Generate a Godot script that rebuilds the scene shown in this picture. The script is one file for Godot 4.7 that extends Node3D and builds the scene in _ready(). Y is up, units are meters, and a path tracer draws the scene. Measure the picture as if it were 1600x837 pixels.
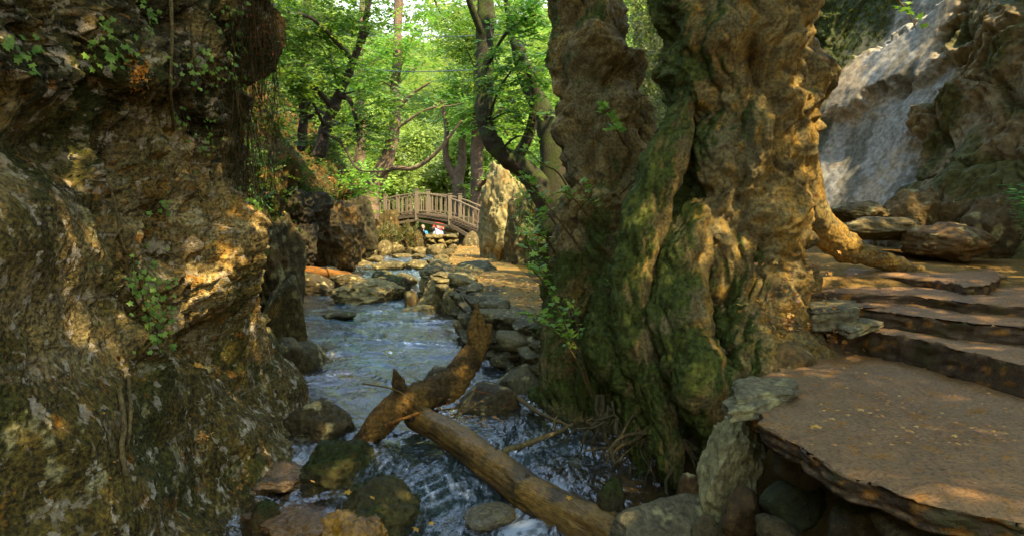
extends Node3D

const F := 1150.0
const SUN := Vector3(0.38, 0.80, 0.40)
var eye := Vector3(0, 1.5, 0)
var look := Basis(Vector3.RIGHT, -deg_to_rad(3.9))
var rng := RandomNumberGenerator.new()
var used := {}
var ico := {}
var fbm: FastNoiseLite
var soft: FastNoiseLite
var ridge: FastNoiseLite
var cell_value: FastNoiseLite
var cell_edge: FastNoiseLite
var cell_dist: FastNoiseLite
var M := {}
var gaps: Array = []

# ---------------------------------------------------------------- places
func at(px: float, py: float, d: float) -> Vector3:
	return eye + look * (Vector3((px - 800.0) / F, (418.5 - py) / F, -1.0) * d)

func on_level(px: float, py: float, h: float) -> Vector3:
	var r: Vector3 = look * Vector3((px - 800.0) / F, (418.5 - py) / F, -1.0)
	return eye + r * ((h - eye.y) / r.y)

func sm(a: float, b: float, x: float) -> float:
	return smoothstep(a, b, x)

func table(t: Array, x: float) -> float:   # smooth steps between [where, value] pairs, given in rising or falling order
	if t[0][0] > t[-1][0]:
		if x >= t[0][0]:
			return t[0][1]
		for k in range(1, t.size()):
			if x >= t[k][0]:
				return lerpf(t[k][1], t[k - 1][1], (x - t[k][0]) / (t[k - 1][0] - t[k][0]))
		return t[-1][1]
	if x <= t[0][0]:
		return t[0][1]
	for k in range(1, t.size()):
		if x <= t[k][0]:
			var w: float = (x - t[k - 1][0]) / (t[k][0] - t[k - 1][0])
			w = w * w * (3.0 - 2.0 * w)
			return lerpf(t[k - 1][1], t[k][1], w)
	return t[-1][1]

# ---------------------------------------------------------------- nodes
func numbered(called: String) -> String:
	var n: int = used.get(called, 0)
	used[called] = n + 1
	return called if n == 0 else "%s_%03d" % [called, n]

func tag(o: Node3D, label: String, category := "", group := "", kind := "") -> void:
	if label:
		o.set_meta("label", label)
	if category:
		o.set_meta("category", category)
	if group:
		o.set_meta("group", group)
	if kind:
		o.set_meta("kind", kind)

func thing(called: String, label: String, category: String, where := Vector3.ZERO, group := "") -> Node3D:
	var o := Node3D.new()
	o.name = numbered(called)
	add_child(o, true)
	o.position = where
	tag(o, label, category, group)
	return o

func part(called: String, m: Mesh, mat: Material, parent: Node3D, kind := "") -> MeshInstance3D:
	var o := MeshInstance3D.new()
	o.name = called
	o.mesh = m
	o.material_override = mat
	parent.add_child(o, true)
	if kind:
		o.set_meta("kind", kind)
	return o

func whole(called: String, m: Mesh, mat: Material, label: String, category: String, group := "", kind := "") -> MeshInstance3D:
	var o := MeshInstance3D.new()
	o.name = numbered(called)
	o.mesh = m
	o.material_override = mat
	add_child(o, true)
	tag(o, label, category, group, kind)
	return o

func many(called: String, m: Mesh, mat: Material, where: Array, tint: PackedColorArray, parent: Node3D) -> MultiMeshInstance3D:
	var mm := MultiMesh.new()
	mm.transform_format = MultiMesh.TRANSFORM_3D
	mm.use_colors = true
	mm.mesh = m
	mm.instance_count = where.size()
	for i in where.size():
		mm.set_instance_transform(i, where[i])
		mm.set_instance_color(i, tint[i])
	var o := MultiMeshInstance3D.new()
	o.name = called if parent != self else numbered(called)
	o.multimesh = mm
	o.material_override = mat
	o.set_meta("kind", "stuff")
	parent.add_child(o, true)
	return o

# ---------------------------------------------------------------- meshes
class Acc:
	var v := PackedVector3Array()
	var n := PackedVector3Array()
	var c := PackedColorArray()
	var i := PackedInt32Array()
	func mesh() -> ArrayMesh:
		var a := []
		a.resize(Mesh.ARRAY_MAX)
		a[Mesh.ARRAY_VERTEX] = v
		a[Mesh.ARRAY_NORMAL] = n
		a[Mesh.ARRAY_COLOR] = c
		a[Mesh.ARRAY_INDEX] = i
		var m := ArrayMesh.new()
		m.add_surface_from_arrays(Mesh.PRIMITIVE_TRIANGLES, a)
		return m

func grid_normals(p: PackedVector3Array, nu: int, nv: int, wrap: bool) -> PackedVector3Array:
	var out := PackedVector3Array()
	out.resize(p.size())
	for j in nv:
		var r := j * nu
		var r0 := maxi(j - 1, 0) * nu
		var r1 := mini(j + 1, nv - 1) * nu
		for i in nu:
			var i0 := i - 1
			var i1 := i + 1
			if wrap:
				i0 = (i0 + nu) % nu
				i1 = i1 % nu
			else:
				i0 = maxi(i0, 0)
				i1 = mini(i1, nu - 1)
			out[r + i] = (p[r + i1] - p[r + i0]).cross(p[r1 + i] - p[r0 + i]).normalized()
	return out

# a grid of points, pushed along its normals and coloured, joined to acc
func skin(acc: Acc, base: PackedVector3Array, nu: int, nv: int, wrap: bool, disp: Callable, col: Callable) -> void:
	var n0 := grid_normals(base, nu, nv, wrap)
	var p := PackedVector3Array()
	p.resize(base.size())
	var h := PackedFloat32Array()
	h.resize(base.size())
	for k in base.size():
		var d: float = disp.call(base[k], n0[k])
		h[k] = d
		p[k] = base[k] + n0[k] * d
	var n := grid_normals(p, nu, nv, wrap)
	var c := PackedColorArray()
	c.resize(base.size())
	for k in base.size():
		c[k] = col.call(p[k], n[k], h[k])
	var start := acc.v.size()
	acc.v.append_array(p)
	acc.n.append_array(n)
	acc.c.append_array(c)
	var idx := PackedInt32Array()
	var cols := nu if wrap else nu - 1
	idx.resize(cols * (nv - 1) * 6)
	var w := 0
	for j in nv - 1:
		for i in cols:
			var a := start + j * nu + i
			var b := start + j * nu + (i + 1) % nu
			var d2 := a + nu
			var c2 := b + nu
			idx[w] = a; idx[w + 1] = c2; idx[w + 2] = b
			idx[w + 3] = a; idx[w + 4] = d2; idx[w + 5] = c2
			w += 6
	acc.i.append_array(idx)

func spline(c: Array, t: float) -> Variant:   # Catmull-Rom through c, t from 0 to c.size() - 1
	var k := clampi(int(t), 0, c.size() - 2)
	var f := t - k
	var p1 = c[k]
	var p2 = c[k + 1]
	var p0 = c[k - 1] if k > 0 else p1 * 2.0 - p2
	var p3 = c[k + 2] if k + 2 < c.size() else p2 * 2.0 - p1
	return (p1 * 2.0 + (p2 - p0) * f + (p0 * 2.0 - p1 * 5.0 + p2 * 4.0 - p3) * (f * f) + (p1 * 3.0 - p0 - p2 * 3.0 + p3) * (f * f * f)) * 0.5

# a round limb along control points [[place, radius], ...]
func tube_grid(ctrl: Array, nu: int, nv: int) -> PackedVector3Array:
	var pts := []
	var rad := []
	for c in ctrl:
		pts.append(c[0])
		rad.append(c[1])
	var out := PackedVector3Array()
	out.resize(nu * nv)
	var top := float(pts.size() - 1)
	var side := Vector3.ZERO
	for j in nv:
		var t := top * j / (nv - 1)
		var p: Vector3 = spline(pts, t)
		var q: Vector3 = spline(pts, minf(t + 0.02, top))
		var o: Vector3 = spline(pts, maxf(t - 0.02, 0.0))
		var ax := (q - o).normalized()
		if side == Vector3.ZERO:
			side = ax.cross(Vector3(0.31, 0.2, 1.0)).normalized()
		side = (side - ax * side.dot(ax)).normalized()
		var up := ax.cross(side)
		var r: float = maxf(spline(rad, t), 0.001)
		for i in nu:
			var a := TAU * i / nu
			out[j * nu + i] = p + (side * cos(a) + up * sin(a)) * r
	return out

func tube(acc: Acc, ctrl: Array, nu: int, nv: int, disp: Callable, col: Callable, tips := true) -> void:
	var c := ctrl.duplicate()
	if tips:   # rounded ends
		var a: Array = c[0]
		var b: Array = c[1]
		var d: Vector3 = (a[0] - b[0]).normalized()
		c = c.duplicate()
		var z: Array = c[-1]
		var e: Vector3 = (z[0] - c[-2][0]).normalized()
		c.push_front([a[0] + d * a[1] * 0.25, 0.002])
		c.append([z[0] + e * z[1] * 0.25, 0.002])
	skin(acc, tube_grid(c, nu, nv), nu, nv, true, disp, col)

func plain_tube(acc: Acc, ctrl: Array, nu: int, nv: int, c: Color) -> void:
	tube(acc, ctrl, nu, nv, func(_p, _n): return 0.0, func(_p, _n, _h): return c)

func box(acc: Acc, xf: Transform3D, s: Vector3, c: Color, bev := 0.0) -> void:
	var h := s * 0.5
	var b := minf(bev, minf(h.x, minf(h.y, h.z)) * 0.6)
	for ax in 3:
		for sg in [-1.0, 1.0]:
			var nn := Vector3.ZERO
			nn[ax] = sg
			var u := Vector3.ZERO
			var w := Vector3.ZERO
			u[(ax + 1) % 3] = sg
			w[(ax + 2) % 3] = 1.0
			var st := acc.v.size()
			for q in [[-1.0, -1.0], [1.0, -1.0], [1.0, 1.0], [-1.0, 1.0]]:
				var inner := Vector3(h.x - b, h.y - b, h.z - b)
				var p: Vector3 = nn * h[ax] + u * q[0] * inner[(ax + 1) % 3] + w * q[1] * inner[(ax + 2) % 3]
				acc.v.append(xf * p)
				acc.n.append((xf.basis * nn).normalized())
				acc.c.append(c)
			acc.i.append_array(PackedInt32Array([st, st + 2, st + 1, st, st + 3, st + 2]))
	if b > 0.0:   # chamfers along the twelve edges
		for ax in 3:
			var a1 := (ax + 1) % 3
			var a2 := (ax + 2) % 3
			for s1 in [-1.0, 1.0]:
				for s2 in [-1.0, 1.0]:
					var st := acc.v.size()
					for q in [[0, -1.0], [0, 1.0], [1, 1.0], [1, -1.0]]:
						var p := Vector3.ZERO
						p[ax] = q[1] * (h[ax] - b)
						p[a1] = s1 * (h[a1] if q[0] == 0 else h[a1] - b)
						p[a2] = s2 * (h[a2] - b if q[0] == 0 else h[a2])
						var nn := Vector3.ZERO
						nn[a1] = s1
						nn[a2] = s2
						acc.v.append(xf * p)
						acc.n.append((xf.basis * nn).normalized())
						acc.c.append(c)
					acc.i.append_array(PackedInt32Array([st, st + 1, st + 2, st, st + 2, st + 3] if s1 * s2 > 0 else [st, st + 2, st + 1, st, st + 3, st + 2]))

func beam_between(acc: Acc, a: Vector3, b: Vector3, w: float, h: float, c: Color, bev := 0.006) -> void:
	var d := b - a
	var x := d.normalized()
	var z := x.cross(Vector3.UP if absf(x.y) < 0.9 else Vector3.BACK).normalized()
	var y := z.cross(x).normalized()
	box(acc, Transform3D(Basis(x, y, z), (a + b) * 0.5), Vector3(d.length(), h, w), c, bev)

func icosphere(lvl: int) -> Array:
	if ico.has(lvl):
		return ico[lvl]
	if lvl == 0:
		var t := (1.0 + sqrt(5.0)) / 2.0
		var vs := PackedVector3Array()
		for q in [[-1, t, 0], [1, t, 0], [-1, -t, 0], [1, -t, 0], [0, -1, t], [0, 1, t], [0, -1, -t], [0, 1, -t], [t, 0, -1], [t, 0, 1], [-t, 0, -1], [-t, 0, 1]]:
			vs.append(Vector3(q[0], q[1], q[2]).normalized())
		var fs := PackedInt32Array()
		for q in [[0, 11, 5], [0, 5, 1], [0, 1, 7], [0, 7, 10], [0, 10, 11], [1, 5, 9], [5, 11, 4], [11, 10, 2], [10, 7, 6], [7, 1, 8], [3, 9, 4], [3, 4, 2], [3, 2, 6], [3, 6, 8], [3, 8, 9], [4, 9, 5], [2, 4, 11], [6, 2, 10], [8, 6, 7], [9, 8, 1]]:
			fs.append_array(PackedInt32Array(q))
		ico[0] = [vs, fs]
		return ico[0]
	var low := icosphere(lvl - 1)
	var v: PackedVector3Array = low[0].duplicate()
	var f := PackedInt32Array()
	var mid := {}
	var lf: PackedInt32Array = low[1]
	for k in range(0, lf.size(), 3):
		var m := [0, 0, 0]
		for e in 3:
			var a := lf[k + e]
			var b := lf[k + (e + 1) % 3]
			var key := mini(a, b) * 100000 + maxi(a, b)
			if not mid.has(key):
				mid[key] = v.size()
				v.append((v[a] + v[b]).normalized())
			m[e] = mid[key]
		f.append_array(PackedInt32Array([lf[k], m[0], m[2], lf[k + 1], m[1], m[0], lf[k + 2], m[2], m[1], m[0], m[1], m[2]]))
	ico[lvl] = [v, f]
	return ico[lvl]

# a boulder: the rounded meeting of random planes, roughened; size is its full extent
func rock(acc: Acc, where: Vector3, size: Vector3, turn: float, sd: int, lvl: int, col: Callable, planes := 13, sharp := 9.0, rough := 0.06) -> void:
	var g := RandomNumberGenerator.new()
	g.seed = sd * 7919 + 13
	var nn: Array[Vector3] = []
	var hh: Array[float] = []
	for k in planes:
		var z := 1.0 - 2.0 * (k + 0.5) / planes
		var a := k * 2.39996 + g.randf_range(-0.5, 0.5)
		var q := sqrt(maxf(0.0, 1.0 - z * z))
		nn.append((Vector3(q * cos(a), z, q * sin(a)) + Vector3(g.randf_range(-.3, .3), g.randf_range(-.3, .3), g.randf_range(-.3, .3))).normalized())
		hh.append(g.randf_range(0.68, 1.0))
	var s := icosphere(lvl)
	var dirs: PackedVector3Array = s[0]
	var f: PackedInt32Array = s[1]
	var b := Basis(Vector3.UP, turn)
	var off := Vector3(g.randf_range(-50, 50), g.randf_range(-50, 50), g.randf_range(-50, 50))
	var p := PackedVector3Array()
	p.resize(dirs.size())
	var big := maxf(size.x, maxf(size.y, size.z)) * 0.5
	for k in dirs.size():
		var d := dirs[k]
		var t := 0.0
		for m in planes:
			var e := d.dot(nn[m])
			if e > 0.0:
				t += pow(e / hh[m], sharp)
		var u := d * pow(t, -1.0 / sharp)
		var w := u + off
		var r := fbm.get_noise_3dv(w * 1.1) * rough * 1.6 + ridge.get_noise_3dv(w * 2.3) * rough * 0.7 + fbm.get_noise_3dv(w * 6.0) * rough * 0.45
		p[k] = b * ((u + d * r) * size * 0.5) + where
	var n := PackedVector3Array()
	n.resize(p.size())
	for k in range(0, f.size(), 3):
		var fa := f[k]
		var fb := f[k + 1]
		var fc := f[k + 2]
		var cr := (p[fb] - p[fa]).cross(p[fc] - p[fa])
		n[fa] += cr
		n[fb] += cr
		n[fc] += cr
	var c := PackedColorArray()
	c.resize(p.size())
	for k in p.size():
		n[k] = n[k].normalized()
		if n[k].dot(p[k] - where) < 0.0:
			n[k] = -n[k]
		c[k] = col.call(p[k] + off * 0.37, n[k], 0.0)
	var st := acc.v.size()
	acc.v.append_array(p)
	acc.n.append_array(n)
	acc.c.append_array(c)
	var idx := PackedInt32Array()
	idx.resize(f.size())
	for k in range(0, f.size(), 3):
		idx[k] = f[k] + st
		idx[k + 1] = f[k + 2] + st
		idx[k + 2] = f[k + 1] + st
	acc.i.append_array(idx)

# a flat stone with a broken edge: outline in x and z, top at y, thick downwards
func flagstone(acc: Acc, outline: Array, y: float, thick: float, col: Callable, nring := 36, per := 220, tilt := Vector2.ZERO, rough := 0.012) -> void:
	var c := Vector2.ZERO
	for q in outline:
		c += q
	c /= outline.size()
	var rim: Array[Vector2] = []
	var closed := outline.duplicate()
	closed.append(outline[0])
	var total := 0.0
	for k in outline.size():
		total += closed[k].distance_to(closed[k + 1])
	for i in per:
		var want := total * i / per
		var k := 0
		while k < outline.size() - 1 and want > closed[k].distance_to(closed[k + 1]):
			want -= closed[k].distance_to(closed[k + 1])
			k += 1
		var q: Vector2 = closed[k].lerp(closed[k + 1], clampf(want / closed[k].distance_to(closed[k + 1]), 0, 1))
		var w := Vector3(q.x, y * 3.0, q.y)
		q += (q - c).normalized() * (fbm.get_noise_3dv(w * 2.2) * 0.06 + ridge.get_noise_3dv(w * 4.5) * 0.02 + fbm.get_noise_3dv(w * 15.0) * 0.008)
		rim.append(q)
	var rows: Array = []      # [scale of the rim, inset, depth]
	for j in nring:
		rows.append([pow(float(j + 0.02) / nring, 0.8), 0.0, 0.0])
	rows.append([1.0, 0.0, 0.004])
	var led := 9
	for j in led:
		rows.append([1.0, 0.0, 0.012 + thick * float(j) / (led - 1)])
	for j in range(3, -1, -1):
		rows.append([0.25 * j + 0.02, 0.0, thick + 0.012])
	var p := PackedVector3Array()
	p.resize(per * rows.size())
	for j in rows.size():
		var row: Array = rows[j]
		for i in per:
			var q: Vector2 = c.lerp(rim[i], row[0])
			var dep: float = row[2]
			if j >= nring and row[0] == 1.0:
				var w3 := Vector3(q.x * 3.0, dep * 34.0, q.y * 3.0)
				q += (q - c).normalized() * (ridge.get_noise_3dv(w3) * 0.022 - 0.006 - dep * 0.12)
			var yy := y - dep + tilt.x * (q.x - c.x) + tilt.y * (q.y - c.y)
			var w2 := Vector3(q.x, 0, q.y)
			if j <= nring:
				yy += fbm.get_noise_3dv(w2 * 1.3) * rough * 1.6 + ridge.get_noise_3dv(w2 * 3.1) * rough * 0.5 + fbm.get_noise_3dv(w2 * 9.0) * rough * 0.4
				yy += (cell_value.get_noise_3dv(Vector3(q.x, 0, q.y) * 1.9 + Vector3(soft.get_noise_3dv(w2 * 3.0), 0, soft.get_noise_3dv(w2 * 3.0 + Vector3(5, 0, 0))) * 0.5)) * rough * 0.7
				yy -= sm(0.86, 1.0, row[0]) * 0.018 * (0.5 + fbm.get_noise_3dv(w2 * 5.0))
			p[j * per + i] = Vector3(q.x, yy, q.y)
	var rev := PackedVector3Array()
	rev.resize(p.size())
	for j in rows.size():      # rings run so that the top faces up
		for i in per:
			rev[j * per + i] = p[j * per + (per - 1 - i)]
	var area := 0.0
	for i in per:
		area += rim[i].cross(rim[(i + 1) % per])
	skin(acc, p if area > 0.0 else rev, per, rows.size(), true, func(_p, _n): return 0.0, col)

# ---------------------------------------------------------------- surface nets, for bodies
func blob(acc: Acc, bones: Array, cell: float, c: Color, blend := 0.03) -> void:
	var lo := Vector3.ONE * 1e9
	var hi := -lo
	for b in bones:
		var r := maxf(b[2], b[3]) + blend + cell * 2.0
		for e in [b[0], b[1]]:
			lo = lo.min(e - Vector3.ONE * r)
			hi = hi.max(e + Vector3.ONE * r)
	var n := Vector3i(((hi - lo) / cell).ceil()) + Vector3i.ONE
	var f := PackedFloat32Array()
	f.resize(n.x * n.y * n.z)
	f.fill(1.0)
	for b in bones:
		var r := maxf(b[2], b[3]) + blend + cell * 2.0
		var a := Vector3i(((b[0].min(b[1]) - Vector3.ONE * r - lo) / cell).floor()).max(Vector3i.ZERO)
		var z := Vector3i(((b[0].max(b[1]) + Vector3.ONE * r - lo) / cell).ceil()).min(n - Vector3i.ONE)
		var ab: Vector3 = b[1] - b[0]
		var ll := maxf(ab.length_squared(), 1e-9)
		for k in range(a.z, z.z + 1):
			for j in range(a.y, z.y + 1):
				for i in range(a.x, z.x + 1):
					var p: Vector3 = lo + Vector3(i, j, k) * cell
					var t: float = clampf((p - b[0]).dot(ab) / ll, 0.0, 1.0)
					var d: float = p.distance_to(b[0] + ab * t) - lerpf(b[2], b[3], t)
					var at_ := (k * n.y + j) * n.x + i
					var e := f[at_]
					var h := maxf(blend - absf(d - e), 0.0) / blend
					f[at_] = minf(d, e) - h * h * blend * 0.25
	var vid := {}
	var st := acc.v.size()
	var corner := [0, 1, n.x, n.x + 1, n.x * n.y, n.x * n.y + 1, n.x * n.y + n.x, n.x * n.y + n.x + 1]
	var edges := [[0, 1], [2, 3], [4, 5], [6, 7], [0, 2], [1, 3], [4, 6], [5, 7], [0, 4], [1, 5], [2, 6], [3, 7]]
	for k in n.z - 1:
		for j in n.y - 1:
			for i in n.x - 1:
				var q := (k * n.y + j) * n.x + i
				var s := 0
				for e in 8:
					if f[q + corner[e]] < 0.0:
						s += 1
				if s == 0 or s == 8:
					continue
				var sum := Vector3.ZERO
				var cnt := 0
				for e in edges:
					var fa := f[q + corner[e[0]]]
					var fb := f[q + corner[e[1]]]
					if (fa < 0.0) != (fb < 0.0):
						var pa := Vector3(e[0] & 1, (e[0] >> 1) & 1, e[0] >> 2)
						var pb := Vector3(e[1] & 1, (e[1] >> 1) & 1, e[1] >> 2)
						sum += pa.lerp(pb, fa / (fa - fb))
						cnt += 1
				vid[q] = acc.v.size() - st
				acc.v.append(lo + (Vector3(i, j, k) + sum / cnt) * cell)
				acc.n.append(Vector3(f[q + 1] - f[q], f[q + n.x] - f[q], f[q + n.x * n.y] - f[q]).normalized())
				acc.c.append(c)
	var step := [1, n.x, n.x * n.y]
	for q in vid:
		for ax in 3:
			var inside: bool = f[q] < 0.0
			if inside == (f[q + step[ax]] < 0.0):
				continue
			var s1: int = step[(ax + 1) % 3]
			var s2: int = step[(ax + 2) % 3]
			if not (vid.has(q - s1) and vid.has(q - s2) and vid.has(q - s1 - s2)):
				continue
			var a: int = vid[q] + st
			var b: int = vid[q - s1] + st
			var c3: int = vid[q - s1 - s2] + st
			var d: int = vid[q - s2] + st
			acc.i.append_array(PackedInt32Array([a, c3, b, a, d, c3] if inside else [a, b, c3, a, c3, d]))

# ---------------------------------------------------------------- leaves
func leaf(acc: Acc, xf: Transform3D, lobed: int, c: Color) -> void:
	var outline: Array
	if lobed == 2:
		outline = [[-90, .10], [-48, .40], [-18, .72], [8, .46], [38, .92], [58, .55], [90, 1.0], [122, .55], [142, .92], [172, .46], [198, .72], [228, .40]]
	elif lobed == 1:
		outline = [[-90, .08], [-25, .62], [15, .50], [40, .80], [65, .55], [90, 1.0], [115, .55], [140, .80], [165, .50], [205, .62]]
	else:
		outline = [[-90, .30], [0, .48], [90, .95], [180, .48]]
	var st := acc.v.size()
	var up := (xf.basis * Vector3(0, 0, 1)).normalized()
	var mid := Vector3(0, 0.35, 0.06)
	acc.v.append(xf * mid)
	acc.n.append(up)
	acc.c.append(c * 1.08)
	for q in outline:
		var a := deg_to_rad(q[0])
		var p := Vector3(cos(a) * q[1], sin(a) * q[1] + 0.35, 0)
		p.z = -0.16 * absf(p.x) - 0.14 * p.y * p.y * 0.5
		acc.v.append(xf * p)
		acc.n.append((up + (xf.basis * Vector3(p.x, 0, 0)).normalized() * 0.35 * signf(p.x) * signf(p.x)).normalized())
		acc.c.append(c)
	var m: int = outline.size()
	for k in m:
		acc.i.append_array(PackedInt32Array([st, st + 1 + (k + 1) % m, st + 1 + k]))

# a twig with leaves on both sides, lying along x
func spray(lobed: int, count: int, length: float, size: float, sd: int) -> ArrayMesh:
	var g := RandomNumberGenerator.new()
	g.seed = sd
	var acc := Acc.new()
	var bark := Color(0.35, 0.22, 0.12)
	var ctrl := []
	for k in 4:
		var t := k / 3.0
		ctrl.append([Vector3(length * t, -0.10 * length * t * t, 0.04 * sin(t * 5.0)), 0.006 * (1.0 - t * 0.7)])
	plain_tube(acc, ctrl, 3, 5, bark)
	for k in count:
		var t := 0.12 + 0.88 * k / (count - 1.0)
		var side := 1.0 if k % 2 == 0 else -1.0
		if k == count - 1:
			side = 0.0
		var p := Vector3(length * t, -0.10 * length * t * t, 0.04 * sin(t * 5.0))
		var yaw := -PI / 2.0 + side * g.randf_range(0.7, 1.35)
		var b := Basis(Vector3.UP, yaw) * Basis(Vector3.RIGHT, -PI / 2.0 + g.randf_range(-0.55, 0.35)) * Basis(Vector3.UP, g.randf_range(-0.5, 0.5))
		var s := size * g.randf_range(0.75, 1.2)
		var v := g.randf_range(0.75, 1.25)
		var q := b * Vector3(0, 1, 0)
		leaf(acc, Transform3D(b.scaled_local(Vector3.ONE * s), p + q * s * 0.35), lobed, Color(v, v * g.randf_range(0.94, 1.06), v * 0.9))
	return acc.mesh()

func leaf_frame(g: RandomNumberGenerator, s: float, tilt: float) -> Basis:
	var b := Basis(Vector3.UP, g.randf_range(0, TAU)) * Basis(Vector3(0, 0, 1), g.randf_range(-tilt, tilt)) * Basis(Vector3.RIGHT, g.randf_range(-tilt, tilt))
	return b.scaled_local(Vector3.ONE * s)

func lit_gap(p: Vector3) -> bool:   # an opening of the canopy, above a place the sun reaches
	var l := SUN.normalized()
	for q in gaps:
		var d: Vector3 = p - q[0]
		var t := d.dot(l)
		if t > 0.5 and (d - l * t).length() < q[1]:
			return true
	return false

# tufts of moss and tiny fronds on whatever part of a surface is mossy
func moss_on(root: Node3D, acc: Acc, share: float, size: float, sd: int, place := Transform3D()) -> void:
	var g := RandomNumberGenerator.new()
	g.seed = sd
	var where := []
	var tint := PackedColorArray()
	for k in acc.v.size():
		if g.randf() > share:
			continue
		var c := acc.c[k]
		if c.g < c.r * 1.02 or c.b > c.g * 0.6:
			continue
		var n := acc.n[k]
		var up := (n + Vector3(0, 0.15, 0)).normalized()
		var x := up.cross(Vector3(g.randf_range(-1, 1), g.randf_range(-1, 1), g.randf_range(-1, 1))).normalized()
		var b := Basis(x, up, x.cross(up)).scaled_local(Vector3.ONE * size * g.randf_range(0.5, 1.3))
		where.append(place * Transform3D(b, acc.v[k] - n * 0.002))
		tint.append(Color(0.10, 0.14, 0.018).lerp(Color(0.16, 0.17, 0.03), g.randf()) * g.randf_range(0.6, 1.35))
	if where.size():
		many("moss", M.tuft, M.leaf, where, tint, root)

func tuft_mesh() -> ArrayMesh:
	var g := RandomNumberGenerator.new()
	g.seed = 8
	var acc := Acc.new()
	for k in 7:
		var a := k * 2.4
		var o := Vector3(cos(a), 0, sin(a)) * g.randf_range(0.1, 0.55)
		var d := (Vector3(0, 1, 0) + Vector3(cos(a), 0, sin(a)) * g.randf_range(0.1, 0.8)).normalized()
		var s := d.cross(Vector3(cos(a + 1.0), 0.3, sin(a + 1.0))).normalized() * 0.16
		var st := acc.v.size()
		var v := g.randf_range(0.7, 1.3)
		for p in [o - s, o + s, o + d * g.randf_range(0.6, 1.1)]:
			acc.v.append(p)
			acc.n.append((d + Vector3.UP * 0.6 + Vector3(cos(a), 0, sin(a)) * 0.5).normalized())
			acc.c.append(Color(v, v, v))
		acc.i.append_array(PackedInt32Array([st, st + 1, st + 2]))
	return acc.mesh()

var cliff_seen := {}
func remember_cliff(acc: Acc) -> void:      # where the cliff's own surface lies, to root plants on it
	var back := look.inverse()
	for p in acc.v:
		var q := back * (p - eye)
		if q.z > -1.0:
			continue
		var key := Vector2i(int(floor((800.0 + F * q.x / -q.z) / 7.0)), int(floor((418.5 + F * q.y / q.z) / 7.0)))
		if not cliff_seen.has(key) or cliff_seen[key].distance_squared_to(eye) > p.distance_squared_to(eye):
			cliff_seen[key] = p

func on_cliff(px: float, py: float, lift := 0.02) -> Vector3:
	var key := Vector2i(int(floor(px / 7.0)), int(floor(py / 7.0)))
	var d: float = 2.0 / ((800.0 - px) / F)
	if cliff_seen.has(key):
		d = -(look.inverse() * (cliff_seen[key] - eye)).z
	return at(px, py, d) + Vector3(0.8, 0.1, 0.5).normalized() * lift

# ---------------------------------------------------------------- materials
func ntex(sd: int, freq: float, oct: int, kind: int, fractal: int, ramp: Array, size := 1024) -> NoiseTexture2D:
	var n := FastNoiseLite.new()
	n.seed = sd
	n.noise_type = kind
	n.frequency = freq
	n.fractal_type = fractal
	n.fractal_octaves = oct
	n.fractal_gain = 0.62 if oct > 5 else 0.5
	var t := NoiseTexture2D.new()
	t.width = size
	t.height = size
	t.seamless = true
	t.seamless_blend_skirt = 0.15
	if ramp.size():
		var g := Gradient.new()
		g.offsets = PackedFloat32Array(ramp.map(func(q): return q[0]))
		g.colors = PackedColorArray(ramp.map(func(q): return q[1]))
		t.color_ramp = g
	t.noise = n
	return t

func surface(tex: Texture2D, bump: Texture2D, relief: float, scale: Vector3, rough: float, spec := 0.35, world := true) -> StandardMaterial3D:
	var m := StandardMaterial3D.new()
	m.vertex_color_use_as_albedo = true
	m.roughness = rough
	m.metallic_specular = spec
	m.uv1_triplanar = true
	m.uv1_world_triplanar = world
	m.uv1_scale = scale
	if tex:
		m.albedo_texture = tex
	if bump:
		m.heightmap_enabled = true
		m.heightmap_texture = bump
		m.heightmap_scale = relief
	return m

func flecks(m: StandardMaterial3D, tex: Texture2D, scale: float) -> void:      # crusts or fissures laid over the base colour
	m.detail_enabled = true
	m.detail_albedo = tex
	m.detail_uv_layer = BaseMaterial3D.DETAIL_UV_2
	m.uv2_triplanar = true
	m.uv2_world_triplanar = m.uv1_world_triplanar
	m.uv2_scale = Vector3.ONE * scale

func leafy(c: Color, glow: Color, rough := 0.5) -> StandardMaterial3D:
	var m := StandardMaterial3D.new()
	m.vertex_color_use_as_albedo = true
	m.albedo_color = c.linear_to_srgb()
	m.roughness = rough
	m.metallic_specular = 0.4
	m.cull_mode = BaseMaterial3D.CULL_DISABLED
	m.backlight_enabled = true
	m.backlight = glow.linear_to_srgb()
	return m

func make_noises() -> void:
	fbm = FastNoiseLite.new()
	fbm.noise_type = FastNoiseLite.TYPE_SIMPLEX_SMOOTH
	fbm.frequency = 1.0
	fbm.fractal_octaves = 3
	soft = FastNoiseLite.new()
	soft.noise_type = FastNoiseLite.TYPE_SIMPLEX_SMOOTH
	soft.frequency = 1.0
	soft.fractal_type = FastNoiseLite.FRACTAL_NONE
	soft.seed = 5
	ridge = FastNoiseLite.new()
	ridge.noise_type = FastNoiseLite.TYPE_SIMPLEX
	ridge.frequency = 1.0
	ridge.fractal_type = FastNoiseLite.FRACTAL_RIDGED
	ridge.fractal_octaves = 3
	ridge.seed = 9
	cell_value = FastNoiseLite.new()
	cell_value.noise_type = FastNoiseLite.TYPE_CELLULAR
	cell_value.frequency = 1.0
	cell_value.fractal_type = FastNoiseLite.FRACTAL_NONE
	cell_value.cellular_return_type = FastNoiseLite.RETURN_CELL_VALUE
	cell_value.seed = 21
	cell_edge = cell_value.duplicate()
	cell_edge.cellular_return_type = FastNoiseLite.RETURN_DISTANCE2_SUB
	cell_dist = cell_value.duplicate()
	cell_dist.cellular_return_type = FastNoiseLite.RETURN_DISTANCE

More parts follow.
